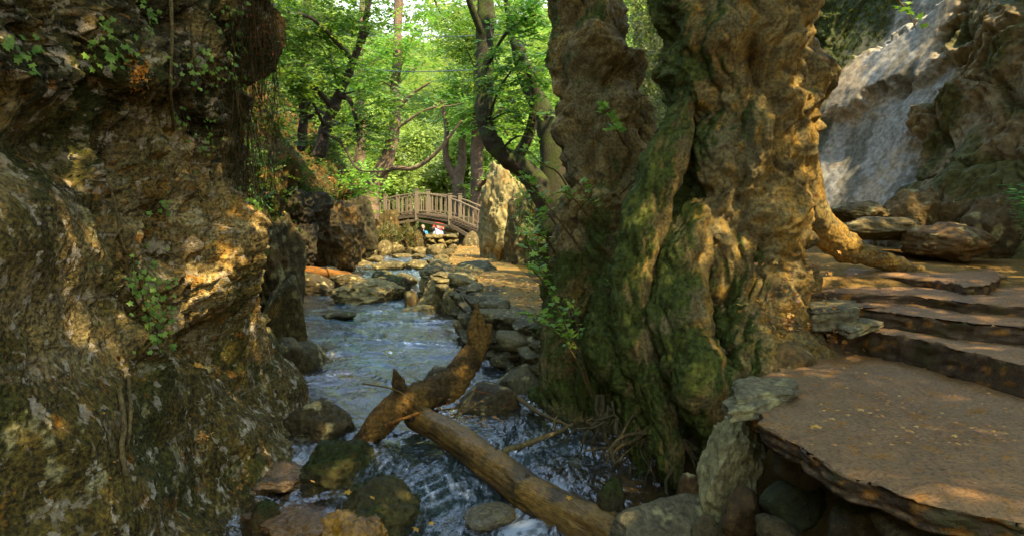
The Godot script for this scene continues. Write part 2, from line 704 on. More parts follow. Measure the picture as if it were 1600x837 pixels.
func make_materials() -> void:
	var g := func(v: float) -> Color: return Color(v, v, v)
	var stone_t := ntex(3, 0.028, 6, FastNoiseLite.TYPE_PERLIN, FastNoiseLite.FRACTAL_FBM, [[0.0, g.call(0.25)], [0.40, g.call(0.54)], [0.50, g.call(0.82)], [0.62, Color(1.0, 0.97, 0.91)], [1.0, Color(1, 1, 1)]])
	var stone_h := ntex(4, 0.02, 6, FastNoiseLite.TYPE_SIMPLEX, FastNoiseLite.FRACTAL_RIDGED, [])
	var cobble_t := ntex(23, 0.014, 7, FastNoiseLite.TYPE_PERLIN, FastNoiseLite.FRACTAL_FBM, [[0.0, g.call(0.45)], [0.4, g.call(0.72)], [0.6, g.call(0.94)], [1.0, g.call(1.0)]])
	var bark_t := ntex(6, 0.014, 6, FastNoiseLite.TYPE_SIMPLEX, FastNoiseLite.FRACTAL_FBM, [[0.0, g.call(0.38)], [0.4, g.call(0.68)], [0.6, g.call(0.92)], [1.0, Color(1, 0.97, 0.9)]])
	var bark_h := ntex(7, 0.03, 5, FastNoiseLite.TYPE_SIMPLEX, FastNoiseLite.FRACTAL_RIDGED, [])
	var wood_t := ntex(8, 0.03, 5, FastNoiseLite.TYPE_SIMPLEX, FastNoiseLite.FRACTAL_FBM, [[0.0, g.call(0.35)], [0.45, g.call(0.75)], [1.0, g.call(1.0)]], 512)
	var soil_t := ntex(11, 0.03, 6, FastNoiseLite.TYPE_PERLIN, FastNoiseLite.FRACTAL_FBM, [[0.0, g.call(0.5)], [0.5, g.call(0.85)], [1.0, g.call(1.0)]])
	var ripple := ntex(14, 0.011, 4, FastNoiseLite.TYPE_SIMPLEX_SMOOTH, FastNoiseLite.FRACTAL_FBM, [])
	var crust := ntex(31, 0.011, 7, FastNoiseLite.TYPE_PERLIN, FastNoiseLite.FRACTAL_FBM, [[0.0, Color(0.80, 0.73, 0.58, 0)], [0.71, Color(0.80, 0.73, 0.58, 0)], [0.755, Color(0.84, 0.77, 0.62, 0.85)], [1.0, Color(0.92, 0.88, 0.76, 0.95)]])
	var fissure := ntex(32, 0.016, 5, FastNoiseLite.TYPE_SIMPLEX, FastNoiseLite.FRACTAL_RIDGED, [[0.0, Color(0.17, 0.12, 0.08, 0)], [0.74, Color(0.17, 0.12, 0.08, 0)], [0.84, Color(0.15, 0.10, 0.07, 0.75)], [1.0, Color(0.11, 0.08, 0.05, 0.95)]])
	M.cliff = surface(stone_t, stone_h, 1.3, Vector3(1.7, 1.7, 1.7), 0.85)
	M.pale = surface(cobble_t, stone_h, 0.10, Vector3(1.3, 1.3, 1.3), 0.85)
	M.stone = surface(cobble_t, stone_h, 1.0, Vector3(2.3, 2.3, 2.3), 0.75)
	M.wet = surface(cobble_t, stone_h, 0.8, Vector3(2.3, 2.3, 2.3), 0.22, 0.6)
	M.slab = surface(soil_t, stone_h, 0.5, Vector3(1.9, 1.9, 1.9), 0.7)
	M.bark = surface(bark_t, bark_h, 1.2, Vector3(2.2, 2.2, 2.2), 0.8)
	M.far_bark = surface(bark_t, bark_h, 1.0, Vector3(3.0, 0.8, 3.0), 0.85)
	M.wood = surface(wood_t, wood_t, 0.5, Vector3(1.0, 7.0, 7.0), 0.55, 0.4, false)
	M.timber = surface(wood_t, wood_t, 0.4, Vector3(3.0, 3.0, 3.0), 0.8)
	M.soil = surface(soil_t, soil_t, 1.5, Vector3(1.6, 1.6, 1.6), 0.95, 0.2)
	M.far_stone = surface(cobble_t, stone_h, 1.6, Vector3(0.9, 0.9, 0.9), 0.8)
	flecks(M.cliff, crust, 0.9)
	flecks(M.pale, fissure, 0.7)
	flecks(M.bark, fissure, 2.3)
	flecks(M.slab, fissure, 0.8)
	flecks(M.wood, fissure, 2.0)
	for k in ["cliff", "pale", "stone", "far_stone", "wet", "slab", "bark", "soil", "wood"]:
		M[k].albedo_color = Color(0.98, 0.97, 0.73)      # warm tone of the light put into rock, earth and bark colours
	M.pale.albedo_color = Color(1, 1, 0.93)
	M.slab.albedo_color = Color(1.0, 0.93, 0.76)
	M.leaf = leafy(Color(1, 1, 1), Color(1, 1, 0.75), 0.45)
	M.litter = leafy(Color(1, 1, 1), Color(0.5, 0.4, 0.3), 0.6)
	M.plain = surface(null, null, 0, Vector3.ONE, 0.7)
	var w := StandardMaterial3D.new()
	w.transparency = BaseMaterial3D.TRANSPARENCY_ALPHA
	w.albedo_color = Color(1, 1, 1, 0.32 * 0.8)
	w.vertex_color_use_as_albedo = true
	w.roughness = 0.04
	w.metallic_specular = 0.9
	w.uv1_triplanar = true
	w.uv1_world_triplanar = true
	w.uv1_scale = Vector3(1.1, 1.1, 0.8)
	w.heightmap_enabled = true
	w.heightmap_texture = ripple
	w.heightmap_scale = 2.0
	M.water = w
	var f := StandardMaterial3D.new()
	f.transparency = BaseMaterial3D.TRANSPARENCY_ALPHA
	f.vertex_color_use_as_albedo = true
	f.roughness = 0.6
	M.foam = f

# ---------------------------------------------------------------- colours of stone, bark and soil
func stone_color(p: Vector3, n: Vector3, base: Color, moss: float, lichen: float, ochre := 0.0) -> Color:
	var a := fbm.get_noise_3dv(p * 2.1)
	var b := fbm.get_noise_3dv(p * 9.0)
	var c := base * (1.0 + 0.45 * a + 0.3 * b)
	if ochre > 0.0:
		c = c.lerp(Color(0.42, 0.22, 0.06), clampf(sm(0.0, 0.45, soft.get_noise_3dv(p * 1.7) + b * 0.3) * ochre, 0, 1))
	var w := n.y * 0.45 + soft.get_noise_3dv(p * 2.7) * 0.6 + b * 0.35 + moss - 0.75
	c = c.lerp(Color(0.055, 0.068, 0.014) * (1.0 + 0.7 * b), sm(-0.1, 0.22, w))
	if lichen > 0.0:
		var q := soft.get_noise_3dv(p * 6.0 + Vector3(9, 3, 1)) + 0.6 * b
		c = c.lerp(Color(0.50, 0.44, 0.31), sm(0.55, 0.75, q + lichen * 0.35) * 0.9)
	c.a = 1.0
	return c

# ---------------------------------------------------------------- the lie of the land
var left_edge := [[-1.0, -1.2], [-3.6, -1.42], [-4.7, -1.62], [-5.6, -1.8], [-6.6, -2.1], [-8.6, -2.9], [-10.5, -3.2], [-13.3, -3.9], [-21.5, -4.7], [-28.0, -5.1], [-36.0, -5.4], [-44.0, -6.2], [-60.0, -11.0]]
var right_edge := [[-1.0, 0.9], [-3.6, 0.80], [-4.6, 0.72], [-5.4, 0.62], [-6.4, 0.32], [-8.6, -0.42], [-10.8, -0.62], [-13.5, -1.55], [-17.0, -1.75], [-21.5, -1.85], [-28.0, -2.2], [-33.0, -2.5], [-44.0, -3.3], [-60.0, -8.0]]
var terrace := [[-40.0, 1.4], [-9.0, 1.22], [-7.6, 1.16], [-6.4, 1.12], [-5.5, 1.05], [-5.05, 0.96], [-4.8, 0.84], [-4.6, 0.5], [-3.6, 0.45], [-2.6, 0.42], [0.0, 0.40]]
var level := [[-60.0, 0.14], [-29.0, 0.11], [-27.5, 0.10], [-25.0, 0.04], [-22.0, 0.03], [-18.5, 0.02], [-17.0, 0.0], [-6.3, 0.0], [-5.5, -0.03], [-4.9, -0.10], [-4.3, -0.17], [-3.7, -0.24], [-2.0, -0.34]]

func water_level(z: float) -> float:
	return table(level, z)

func land(x: float, z: float) -> float:
	var xl := table(left_edge, z)
	var xr := table(right_edge, z)
	var w := water_level(z)
	var q := Vector3(x, 0, z)
	var inside := minf(x - xl, xr - x)
	var bed := w - 0.05 - 0.30 * sm(0.0, 0.9, inside) + fbm.get_noise_3dv(q * 1.7) * 0.07
	if inside > 0.0:
		return lerpf(bed, -0.22, sm(-30.6, -31.4, z))
	if x >= xr:
		var e := x - xr
		var path_h := 0.45
		var high := lerpf(path_h, table(terrace, z), sm(0.9, 1.9, x))
		if z < -7.0:
			high = lerpf(path_h, table(terrace, z), sm(1.2, 2.6, x))
		if z < -30.0:
			high += sm(-30.0, -60.0, z) * 2.0
		var rise := sm(0.25, 1.0, e) if z > -6.0 else sm(0.0, 0.22, e)
		var far := sm(6.0, 60.0, e) * 16.0
		return lerpf(w - 0.05, high, rise) + far + fbm.get_noise_3dv(q * 0.9) * 0.05 * rise
	var e2 := xl - x
	var by_cliff := sm(-9.5, -7.2, z) * sm(20.0, 3.0, e2)
	var up := sm(0.0, 0.8, e2) * 0.12 + sm(2.5, 40.0, e2) * 26.0
	if z < -33.0:
		up = sm(0.0, 0.4, e2) * 0.7 + sm(2.0, 60.0, e2) * 22.0
	return w - 0.05 + up * (1.0 - by_cliff) - 0.3 * by_cliff * sm(0.0, 0.3, e2) + fbm.get_noise_3dv(q * 0.9) * 0.06

func valley(x: float, z: float) -> float:
	return land(x, z) + sm(-46.0, -150.0, z) * 34.0 + sm(15.0, 60.0, z) * 10.0

func build_ground() -> void:
	var xs: Array[float] = []
	for x in [-300.0, -180.0, -110.0, -70.0, -48.0, -34.0, -25.0, -19.0, -15.0, -12.0, -10.0, -8.5]:
		xs.append(x)
	var x := -7.4
	while x < 3.0:
		xs.append(x)
		x += 0.07
	for y in [3.2, 3.5, 3.9, 4.4, 5.0, 6.0, 7.5, 9.5, 12.0, 16.0, 22.0, 30.0, 44.0, 70.0, 110.0, 180.0, 300.0]:
		xs.append(y)
	var zs: Array[float] = [300.0, 150.0, 70.0, 30.0, 14.0, 7.0, 3.0, 1.0]
	var z := 0.0
	while z > -62.0:
		zs.append(z)
		z -= 0.05 + 0.014 * absf(z)
	for y in [-66.0, -72.0, -80.0, -92.0, -110.0, -140.0, -190.0, -300.0]:
		zs.append(y)
	var p := PackedVector3Array()
	for zz in zs:
		for xx in xs:
			p.append(Vector3(xx, valley(xx, zz), zz))
	var acc := Acc.new()
	skin(acc, p, xs.size(), zs.size(), false, func(_p, _n): return 0.0,
		func(q: Vector3, n: Vector3, _h):
			var b := fbm.get_noise_3dv(q * 1.3)
			var c := Color(0.13, 0.085, 0.04) * (1.0 + 0.5 * b)
			var xl := table(left_edge, q.z)
			var xr := table(right_edge, q.z)
			c = c.lerp(Color(0.05, 0.075, 0.018), sm(0.0, 0.4, b + soft.get_noise_3dv(q * 0.4) * 0.5) * sm(1.0, 3.0, maxf(xl - q.x, q.x - xr)))
			c = c.lerp(Color(0.06, 0.048, 0.03) * (1.0 + 0.8 * b), sm(2.5, 1.5, xl - q.x) * sm(0.0, 0.3, xl - q.x))
			var under := minf(q.x - xl, xr - q.x)
			c = c.lerp(Color(0.045, 0.036, 0.022) * (1.0 + 1.1 * fbm.get_noise_3dv(q * 5.0)), sm(-0.05, 0.1, under))
			c = c.lerp(Color(0.12, 0.19, 0.035) * (1.0 + 0.5 * b), sm(-34.0, -44.0, q.z))
			if q.x > 1.9 and q.z > -9.5 and q.z < 1.0:
				c = c.lerp(Color(0.26, 0.165, 0.085) * (1.0 + 0.35 * b), sm(1.9, 2.3, q.x))
			c.a = 1.0
			return c)
	var o := whole("ground", acc.mesh(), M.soil, "brown soil of the gorge floor and stream bed", "ground", "", "structure")
	o.set_meta("kind", "structure")

# ripples and standing waves as real relief
func wave(x: float, z: float) -> float:
	var q := Vector3(x, 0, z)
	var rough := sm(-5.6, -4.6, z) + 0.7 * sm(-17.0, -18.0, z) * sm(-27.5, -26.0, z)
	var warp := Vector3(soft.get_noise_3dv(q * 1.3), 0, soft.get_noise_3dv(q * 1.3 + Vector3(7, 0, 3))) * 0.35
	var s := (q + warp) * Vector3(1.0, 1.0, 0.62)
	var h := soft.get_noise_3dv((q + warp) * Vector3(1.5, 1, 3.0)) * 0.036 + soft.get_noise_3dv((q + warp) * Vector3(3.0, 1, 6.5)) * 0.016
	return h + rough * (ridge.get_noise_3dv(s * 2.2) * 0.035 + fbm.get_noise_3dv(s * 5.0) * 0.02)

func surface_y(x: float, z: float) -> float:
	var y := water_level(z) + wave(x, z)
	for q in [[-0.42, -4.55, 0.35, 0.05], [-0.95, -4.75, 0.4, 0.07], [-0.25, -4.0, 0.35, -0.05], [-1.1, -4.2, 0.3, 0.05]]:
		var d: float = Vector2(x - q[0], z - q[1]).length() / q[2]
		if d < 2.5:
			y += q[3] * exp(-d * d * 1.6)
	return y

func build_stream() -> void:
	var zs: Array[float] = []
	var z := -1.2
	while z > -31.2:
		zs.append(z)
		z -= 0.012 + 0.0035 * absf(z)
	var nu := 150
	var p := PackedVector3Array()
	for zz in zs:
		var a := table(left_edge, zz) - 0.35
		var b := table(right_edge, zz) + 0.25
		for i in nu:
			var x := lerpf(a, b, i / (nu - 1.0))
			p.append(Vector3(x, surface_y(x, zz), zz))
	var acc := Acc.new()
	var none := func(_p, _n): return 0.0
	skin(acc, p, nu, zs.size(), false, none,
		func(q: Vector3, _n, _h):      # sky reflection painted in as blue over the deeper part, brown over the shallows
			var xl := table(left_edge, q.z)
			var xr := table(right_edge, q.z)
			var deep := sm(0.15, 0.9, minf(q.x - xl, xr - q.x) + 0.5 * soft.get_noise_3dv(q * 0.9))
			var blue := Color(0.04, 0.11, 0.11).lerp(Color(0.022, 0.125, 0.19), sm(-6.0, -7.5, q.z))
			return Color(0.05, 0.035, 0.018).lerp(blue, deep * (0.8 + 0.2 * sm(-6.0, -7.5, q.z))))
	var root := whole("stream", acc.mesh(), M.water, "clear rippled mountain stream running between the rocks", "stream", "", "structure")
	# foam, torn into streaks by the current, where the water falls
	var fz: Array[float] = []
	z = -2.4
	while z > -6.3:
		fz.append(z)
		z -= 0.0115
	for far in [[-17.0, -27.6, 0.05]]:
		z = far[0]
		while z > far[1]:
			fz.append(z)
			z -= far[2]
	var patches := [[0.0, -3.95, 0.45, 0.85], [-0.1, -3.45, 0.45, 0.8], [-0.25, -5.0, 0.28, 0.75], [-1.25, -4.75, 0.38, 0.95], [-0.75, -4.25, 0.30, 0.75], [-0.95, -3.85, 0.25, 0.6], [0.25, -4.35, 0.3, 0.8], [-0.35, -4.35, 0.35, 0.62], [-0.5, -3.6, 0.3, 0.7], [-0.15, -4.55, 0.3, 0.6], [-0.75, -4.6, 0.2, 0.6], [0.45, -5.3, 0.5, 0.25]]
	for seg in 2:
		var rows := fz.filter(func(v): return v > -10.0) if seg == 0 else fz.filter(func(v): return v < -10.0)
		var m := 230
		var g := PackedVector3Array()
		for zz in rows:
			var a := table(left_edge, zz) + (0.05 if seg == 0 else 0.2)
			var b := table(right_edge, zz) - 0.03
			for i in m:
				var x := lerpf(a, b, i / (m - 1.0))
				g.append(Vector3(x, surface_y(x, zz) + 0.005, zz))
		var fo := Acc.new()
		skin(fo, g, m, rows.size(), false, none,
			func(q: Vector3, n: Vector3, _h):
				var w := 0.0
				if seg == 0:
					for k in patches:
						var d: float = Vector2(q.x - k[0], q.z - k[1]).length() / k[2]
						w = maxf(w, k[3] * exp(-d * d * 1.3))
					w = maxf(w, 0.12)
				else:
					w = 0.42 * (sm(-24.3, -25.0, q.z) * sm(-27.4, -26.2, q.z) + sm(-17.2, -17.6, q.z) * sm(-19.2, -18.4, q.z))
				var warp := Vector3(soft.get_noise_3dv(q * 2.1 + Vector3(3, 0, 0)), 0, soft.get_noise_3dv(q * 2.1)) * (0.13 if seg == 0 else 0.6)
				var f := 1.0 if seg == 0 else 0.25
				var s := ridge.get_noise_3dv((q + warp) * Vector3(9.0, 2, 2.4) * f) * 0.6 + fbm.get_noise_3dv((q + warp * 0.6) * Vector3(30.0, 4, 13.0) * f) * 0.8
				var al := sm(0.70, 1.5, w * 1.15 + s * 0.75 + 0.12)
				return Color(0.66, 0.74, 0.74, al * 0.55))
		part("foam", fo.mesh(), M.foam, root, "stuff")

# ---------------------------------------------------------------- rock walls
func on_plane_x(px: float, py: float, x: float) -> Vector3:
	return at(px, py, x / ((px - 800.0) / F))

func near_line(p: Vector3, pts: Array) -> float:
	var best := 1e9
	for k in pts.size() - 1:
		var a: Vector3 = pts[k]
		var ab: Vector3 = pts[k + 1] - a
		best = minf(best, p.distance_to(a + ab * clampf((p - a).dot(ab) / ab.length_squared(), 0.0, 1.0)))
	return best

func build_left_cliff() -> void:
	var plan := [Vector3(-3.2, 0, 2.5), Vector3(-2.55, 0, 0.5), Vector3(-2.3, 0, -1.5), Vector3(-2.14, 0, -2.8), Vector3(-2.06, 0, -3.8), Vector3(-2.0, 0, -4.8), Vector3(-2.0, 0, -5.55), Vector3(-2.28, 0, -6.15), Vector3(-3.0, 0, -6.9), Vector3(-4.6, 0, -7.7), Vector3(-7.0, 0, -9.0)]
	var counts := [14, 24, 76, 88, 88, 84, 66, 40, 16, 8]
	var line: Array[Vector3] = []
	for k in counts.size():
		for i in counts[k]:
			line.append(spline(plan, k + float(i) / counts[k]))
	line.append(plan[-1])
	var nu := line.size()
	var rows := 320
	var cap := 26
	var lean := [[-0.8, 0.78], [-0.3, 0.56], [0.05, 0.33], [0.4, 0.16], [0.8, 0.04], [1.5, -0.02], [2.1, -0.10], [2.4, -0.02], [3.0, 0.02], [4.2, -0.12]]
	var p := PackedVector3Array()
	p.resize(nu * (rows + cap))
	for j in rows + cap:
		for i in nu:
			var a := line[maxi(i - 1, 0)]
			var b := line[mini(i + 1, nu - 1)]
			var out := (b - a).cross(Vector3.UP).normalized()
			var y := lerpf(-0.8, 3.9, minf(float(j) / rows, 1.0))
			var off := table(lean, y)
			if j >= rows:
				var t := float(j - rows + 1) / cap
				y += 1.1 * sqrt(t)
				off -= 5.0 * t * t
			p[j * nu + i] = line[i] + out * off + Vector3.UP * y
	# swellings and hollows of this rock: [place, reach, how far]
	var X := -2.0
	var form := []
	for q in [[70, 330, .42, .16], [150, 395, .30, .10], [110, 205, .20, -.40], [40, 212, .26, -.42], [165, 212, .18, -.36], [250, 195, .20, -.22], [60, 110, .30, .20], [200, 95, .20, .16], [130, 140, .16, .12], [20, 30, .25, -.2], [140, 30, .2, -.22],
			[40, 480, .25, -.03], [330, 405, .40, .24], [300, 470, .26, .16], [320, 545, .30, -.20], [385, 470, .35, -.06], [250, 590, .4, .06], [345, 250, .4, -.10], [320, 330, .3, .14],
			[395, 330, .35, .10], [270, 340, .22, -.14], [235, 430, .25, -.12], [415, 620, .4, .05], [100, 640, .5, .08], [300, 690, .5, .08], [370, 120, .5, .03], [290, 90, .35, .06], [410, 720, .4, -.05]]:
		form.append([on_plane_x(q[0], q[1], X), q[2], q[3]])
	var crack := [on_plane_x(165, 215, X), on_plane_x(172, 300, X), on_plane_x(190, 400, X), on_plane_x(215, 480, X), on_plane_x(262, 560, X), on_plane_x(266, 620, X)]
	var rib := [on_plane_x(232, -20, X), on_plane_x(238, 90, X), on_plane_x(240, 170, X), on_plane_x(232, 250, X), on_plane_x(222, 300, X)]
	var ledge := [on_plane_x(0, 455, X), on_plane_x(90, 448, X), on_plane_x(170, 425, X)]
	var disp := func(q: Vector3, n: Vector3) -> float:
		var h := soft.get_noise_3dv(q * 0.9) * 0.10
		for k in form:
			var d: float = q.distance_squared_to(k[0]) / (k[1] * k[1])
			if d < 6.0:
				h += k[2] * exp(-d * 1.4)
		var block := sm(-3.3, -4.2, q.z) * sm(0.35, 1.0, q.y) + sm(1.75, 2.1, q.y) * 0.8
		block = minf(block, 1.0)
		var w := q + Vector3(soft.get_noise_3dv(q * 1.8), soft.get_noise_3dv(q * 1.8 + Vector3(11, 0, 0)), soft.get_noise_3dv(q * 1.8 + Vector3(0, 11, 0))) * 0.14
		var s := Vector3(w.x * 2.0, w.y * 1.35 + w.z * 0.3, w.z * 2.8)
		h += block * (cell_value.get_noise_3dv(s) * 0.070 - 0.075 * (1.0 - sm(0.0, 0.16, cell_edge.get_noise_3dv(s) + 1.0)))
		s = s * 2.7 + Vector3(5, 1, 2)
		h += (0.10 + 0.90 * block) * (cell_value.get_noise_3dv(s) * 0.028 - 0.026 * (1.0 - sm(0.0, 0.2, cell_edge.get_noise_3dv(s) + 1.0)))
		s = w * Vector3(13.0, 9.0, 13.0) + Vector3(1, 7, 3)
		h += (0.25 + 0.75 * block) * cell_value.get_noise_3dv(s) * 0.009 - 0.012 * (1.0 - sm(0.0, 0.22, cell_edge.get_noise_3dv(s) + 1.0)) * sm(-0.3, 0.3, soft.get_noise_3dv(q * 2.5))
		h += ridge.get_noise_3dv(w * Vector3(2.2, 1.5, 2.2)) * 0.012 + fbm.get_noise_3dv(q * 6.0) * 0.016 + fbm.get_noise_3dv(q * 24.0) * 0.008
		# flat faces broken off in steps
		var t := soft.get_noise_3dv(q * Vector3(1.2, 0.9, 1.4) + Vector3(3, 1, 7)) * 5.5 + soft.get_noise_3dv(q * 3.1) * 1.6 + cell_value.get_noise_3dv(s * 0.2) * 1.2
		h += 0.034 * (0.22 + 1.2 * block) * (floorf(t) + sm(0.72, 1.0, t - floorf(t)))
		if q.z < -2.2:
			h -= 0.24 * exp(-pow(near_line(q, crack) / 0.075, 2.0))
			h += 0.13 * exp(-pow(near_line(q, rib) / 0.075, 2.0))
			h += 0.09 * exp(-pow(near_line(q, ledge) / 0.05, 2.0))
		return h
	var gold := [on_plane_x(330, 430, X), on_plane_x(300, 360, X), on_plane_x(385, 470, X)]
	var col := func(q: Vector3, n: Vector3, h: float) -> Color:
		var a := fbm.get_noise_3dv(q * 1.6)
		var b := fbm.get_noise_3dv(q * 8.0)
		var e := fbm.get_noise_3dv(q * 38.0)
		var c := Color(0.40, 0.295, 0.165) * (1.0 + 0.5 * a + 0.5 * b + 0.6 * e)
		var g := 0.0
		for k in gold:
			g = maxf(g, exp(-q.distance_squared_to(k) / 0.28))
		c = c.lerp(Color(0.52, 0.30, 0.09) * (1.0 + 0.5 * b), clampf(g * sm(-0.25, 0.25, b + 0.6 * a) + sm(0.3, 0.6, a + b * 0.4) * 0.5, 0, 0.9))
		c = c.lerp(Color(0.66, 0.56, 0.42) * (1.0 + 0.3 * e), sm(0.18, 0.34, soft.get_noise_3dv(q * 3.3 + Vector3(4, 4, 4)) * 0.7 + b * 0.6 + e * 0.5) * (0.30 + 0.65 * g))
		# moss and dark algae: on the low slab, on the heights and in the seams
		var low := sm(0.95, 0.55, q.y + 0.25 * soft.get_noise_3dv(q * 1.4)) * 0.95
		var high := sm(1.75, 2.3, q.y + 0.3 * soft.get_noise_3dv(q * 1.1)) * 0.72
		var w := low + high + 0.35 * n.y + 0.75 * soft.get_noise_3dv(q * 2.2 + Vector3(0, 8, 0)) + 0.5 * b - 0.30 - g * 0.75
		c = c.lerp(Color(0.165, 0.125, 0.032).lerp(Color(0.060, 0.056, 0.020), sm(1.2, 2.2, q.y)) * (1.0 + 0.5 * b + 1.1 * e), sm(-0.05, 0.25, w) * 0.93)
		var gr := sm(0.25, 0.5, soft.get_noise_3dv(q * 1.3 + Vector3(2, 2, 7)) + 0.4 * b + 0.25 * n.y)
		c = c.lerp(Color(0.085, 0.105, 0.022), gr * 0.6)
		# lichen: pale crusts, mostly on the low slab
		var l := soft.get_noise_3dv(q * Vector3(5.5, 4.0, 5.5) + Vector3(1, 2, 3)) + 0.55 * fbm.get_noise_3dv(q * 14.0)
		l += 0.5 * fbm.get_noise_3dv(q * 45.0)
		c = c.lerp(Color(0.62, 0.55, 0.40), sm(0.74, 0.90, l + 0.08 * sm(1.0, 0.2, q.y) + g * 0.12) * 0.85)
		var o := soft.get_noise_3dv(q * 7.0 + Vector3(31, 2, 3)) + 0.5 * e
		c = c.lerp(Color(0.42, 0.18, 0.025), sm(0.68, 0.80, o + 0.3 * fbm.get_noise_3dv(q * 40.0)) * 0.8)
		if q.z < -2.2 and q.y > 1.3:
			c = c.lerp(Color(0.40, 0.33, 0.27) * (1.0 + 0.5 * e), exp(-pow(near_line(q, rib) / 0.06, 2.0)) * 0.8)
		c.a = 1.0
		return c
	var acc := Acc.new()
	skin(acc, p, nu, rows + cap, false, disp, col)
	var o := whole("cliff", acc.mesh(), M.cliff, "brown mossy cliff with pale lichen spots and ochre blocks left of the stream", "cliff")
	o.set_meta("kind", "structure")
	moss_on(o, acc, 0.10, 0.020, 41)
	remember_cliff(acc)
	# dead leaves and small seedlings lodged on its ledges
	var g := RandomNumberGenerator.new()
	g.seed = 91
	var where := []
	var tint := PackedColorArray()
	var green := []
	var green_tint := PackedColorArray()
	for k in acc.v.size():
		var q := acc.v[k]
		if q.z > -2.0 or q.z < -6.6 or q.y > 3.6:
			continue
		var r := g.randf()
		if acc.n[k].y > 0.25 and r < 0.012:
			drop(where, tint, g, q + acc.n[k] * 0.006, g.randf_range(.006, .014), 1.2)
		elif r > 0.9988 and q.y > 0.5:
			green.append(Transform3D(leaf_frame(g, g.randf_range(0.06, 0.13), 1.0), q + acc.n[k] * 0.01))
			green_tint.append(Color(0.09, 0.19, 0.025) * g.randf_range(0.6, 1.4))
	many("dead_leaves", M.leaf_simple, M.litter, where, tint, o)
	many("seedlings", M.spray_mesh, M.leaf, green, green_tint, o)

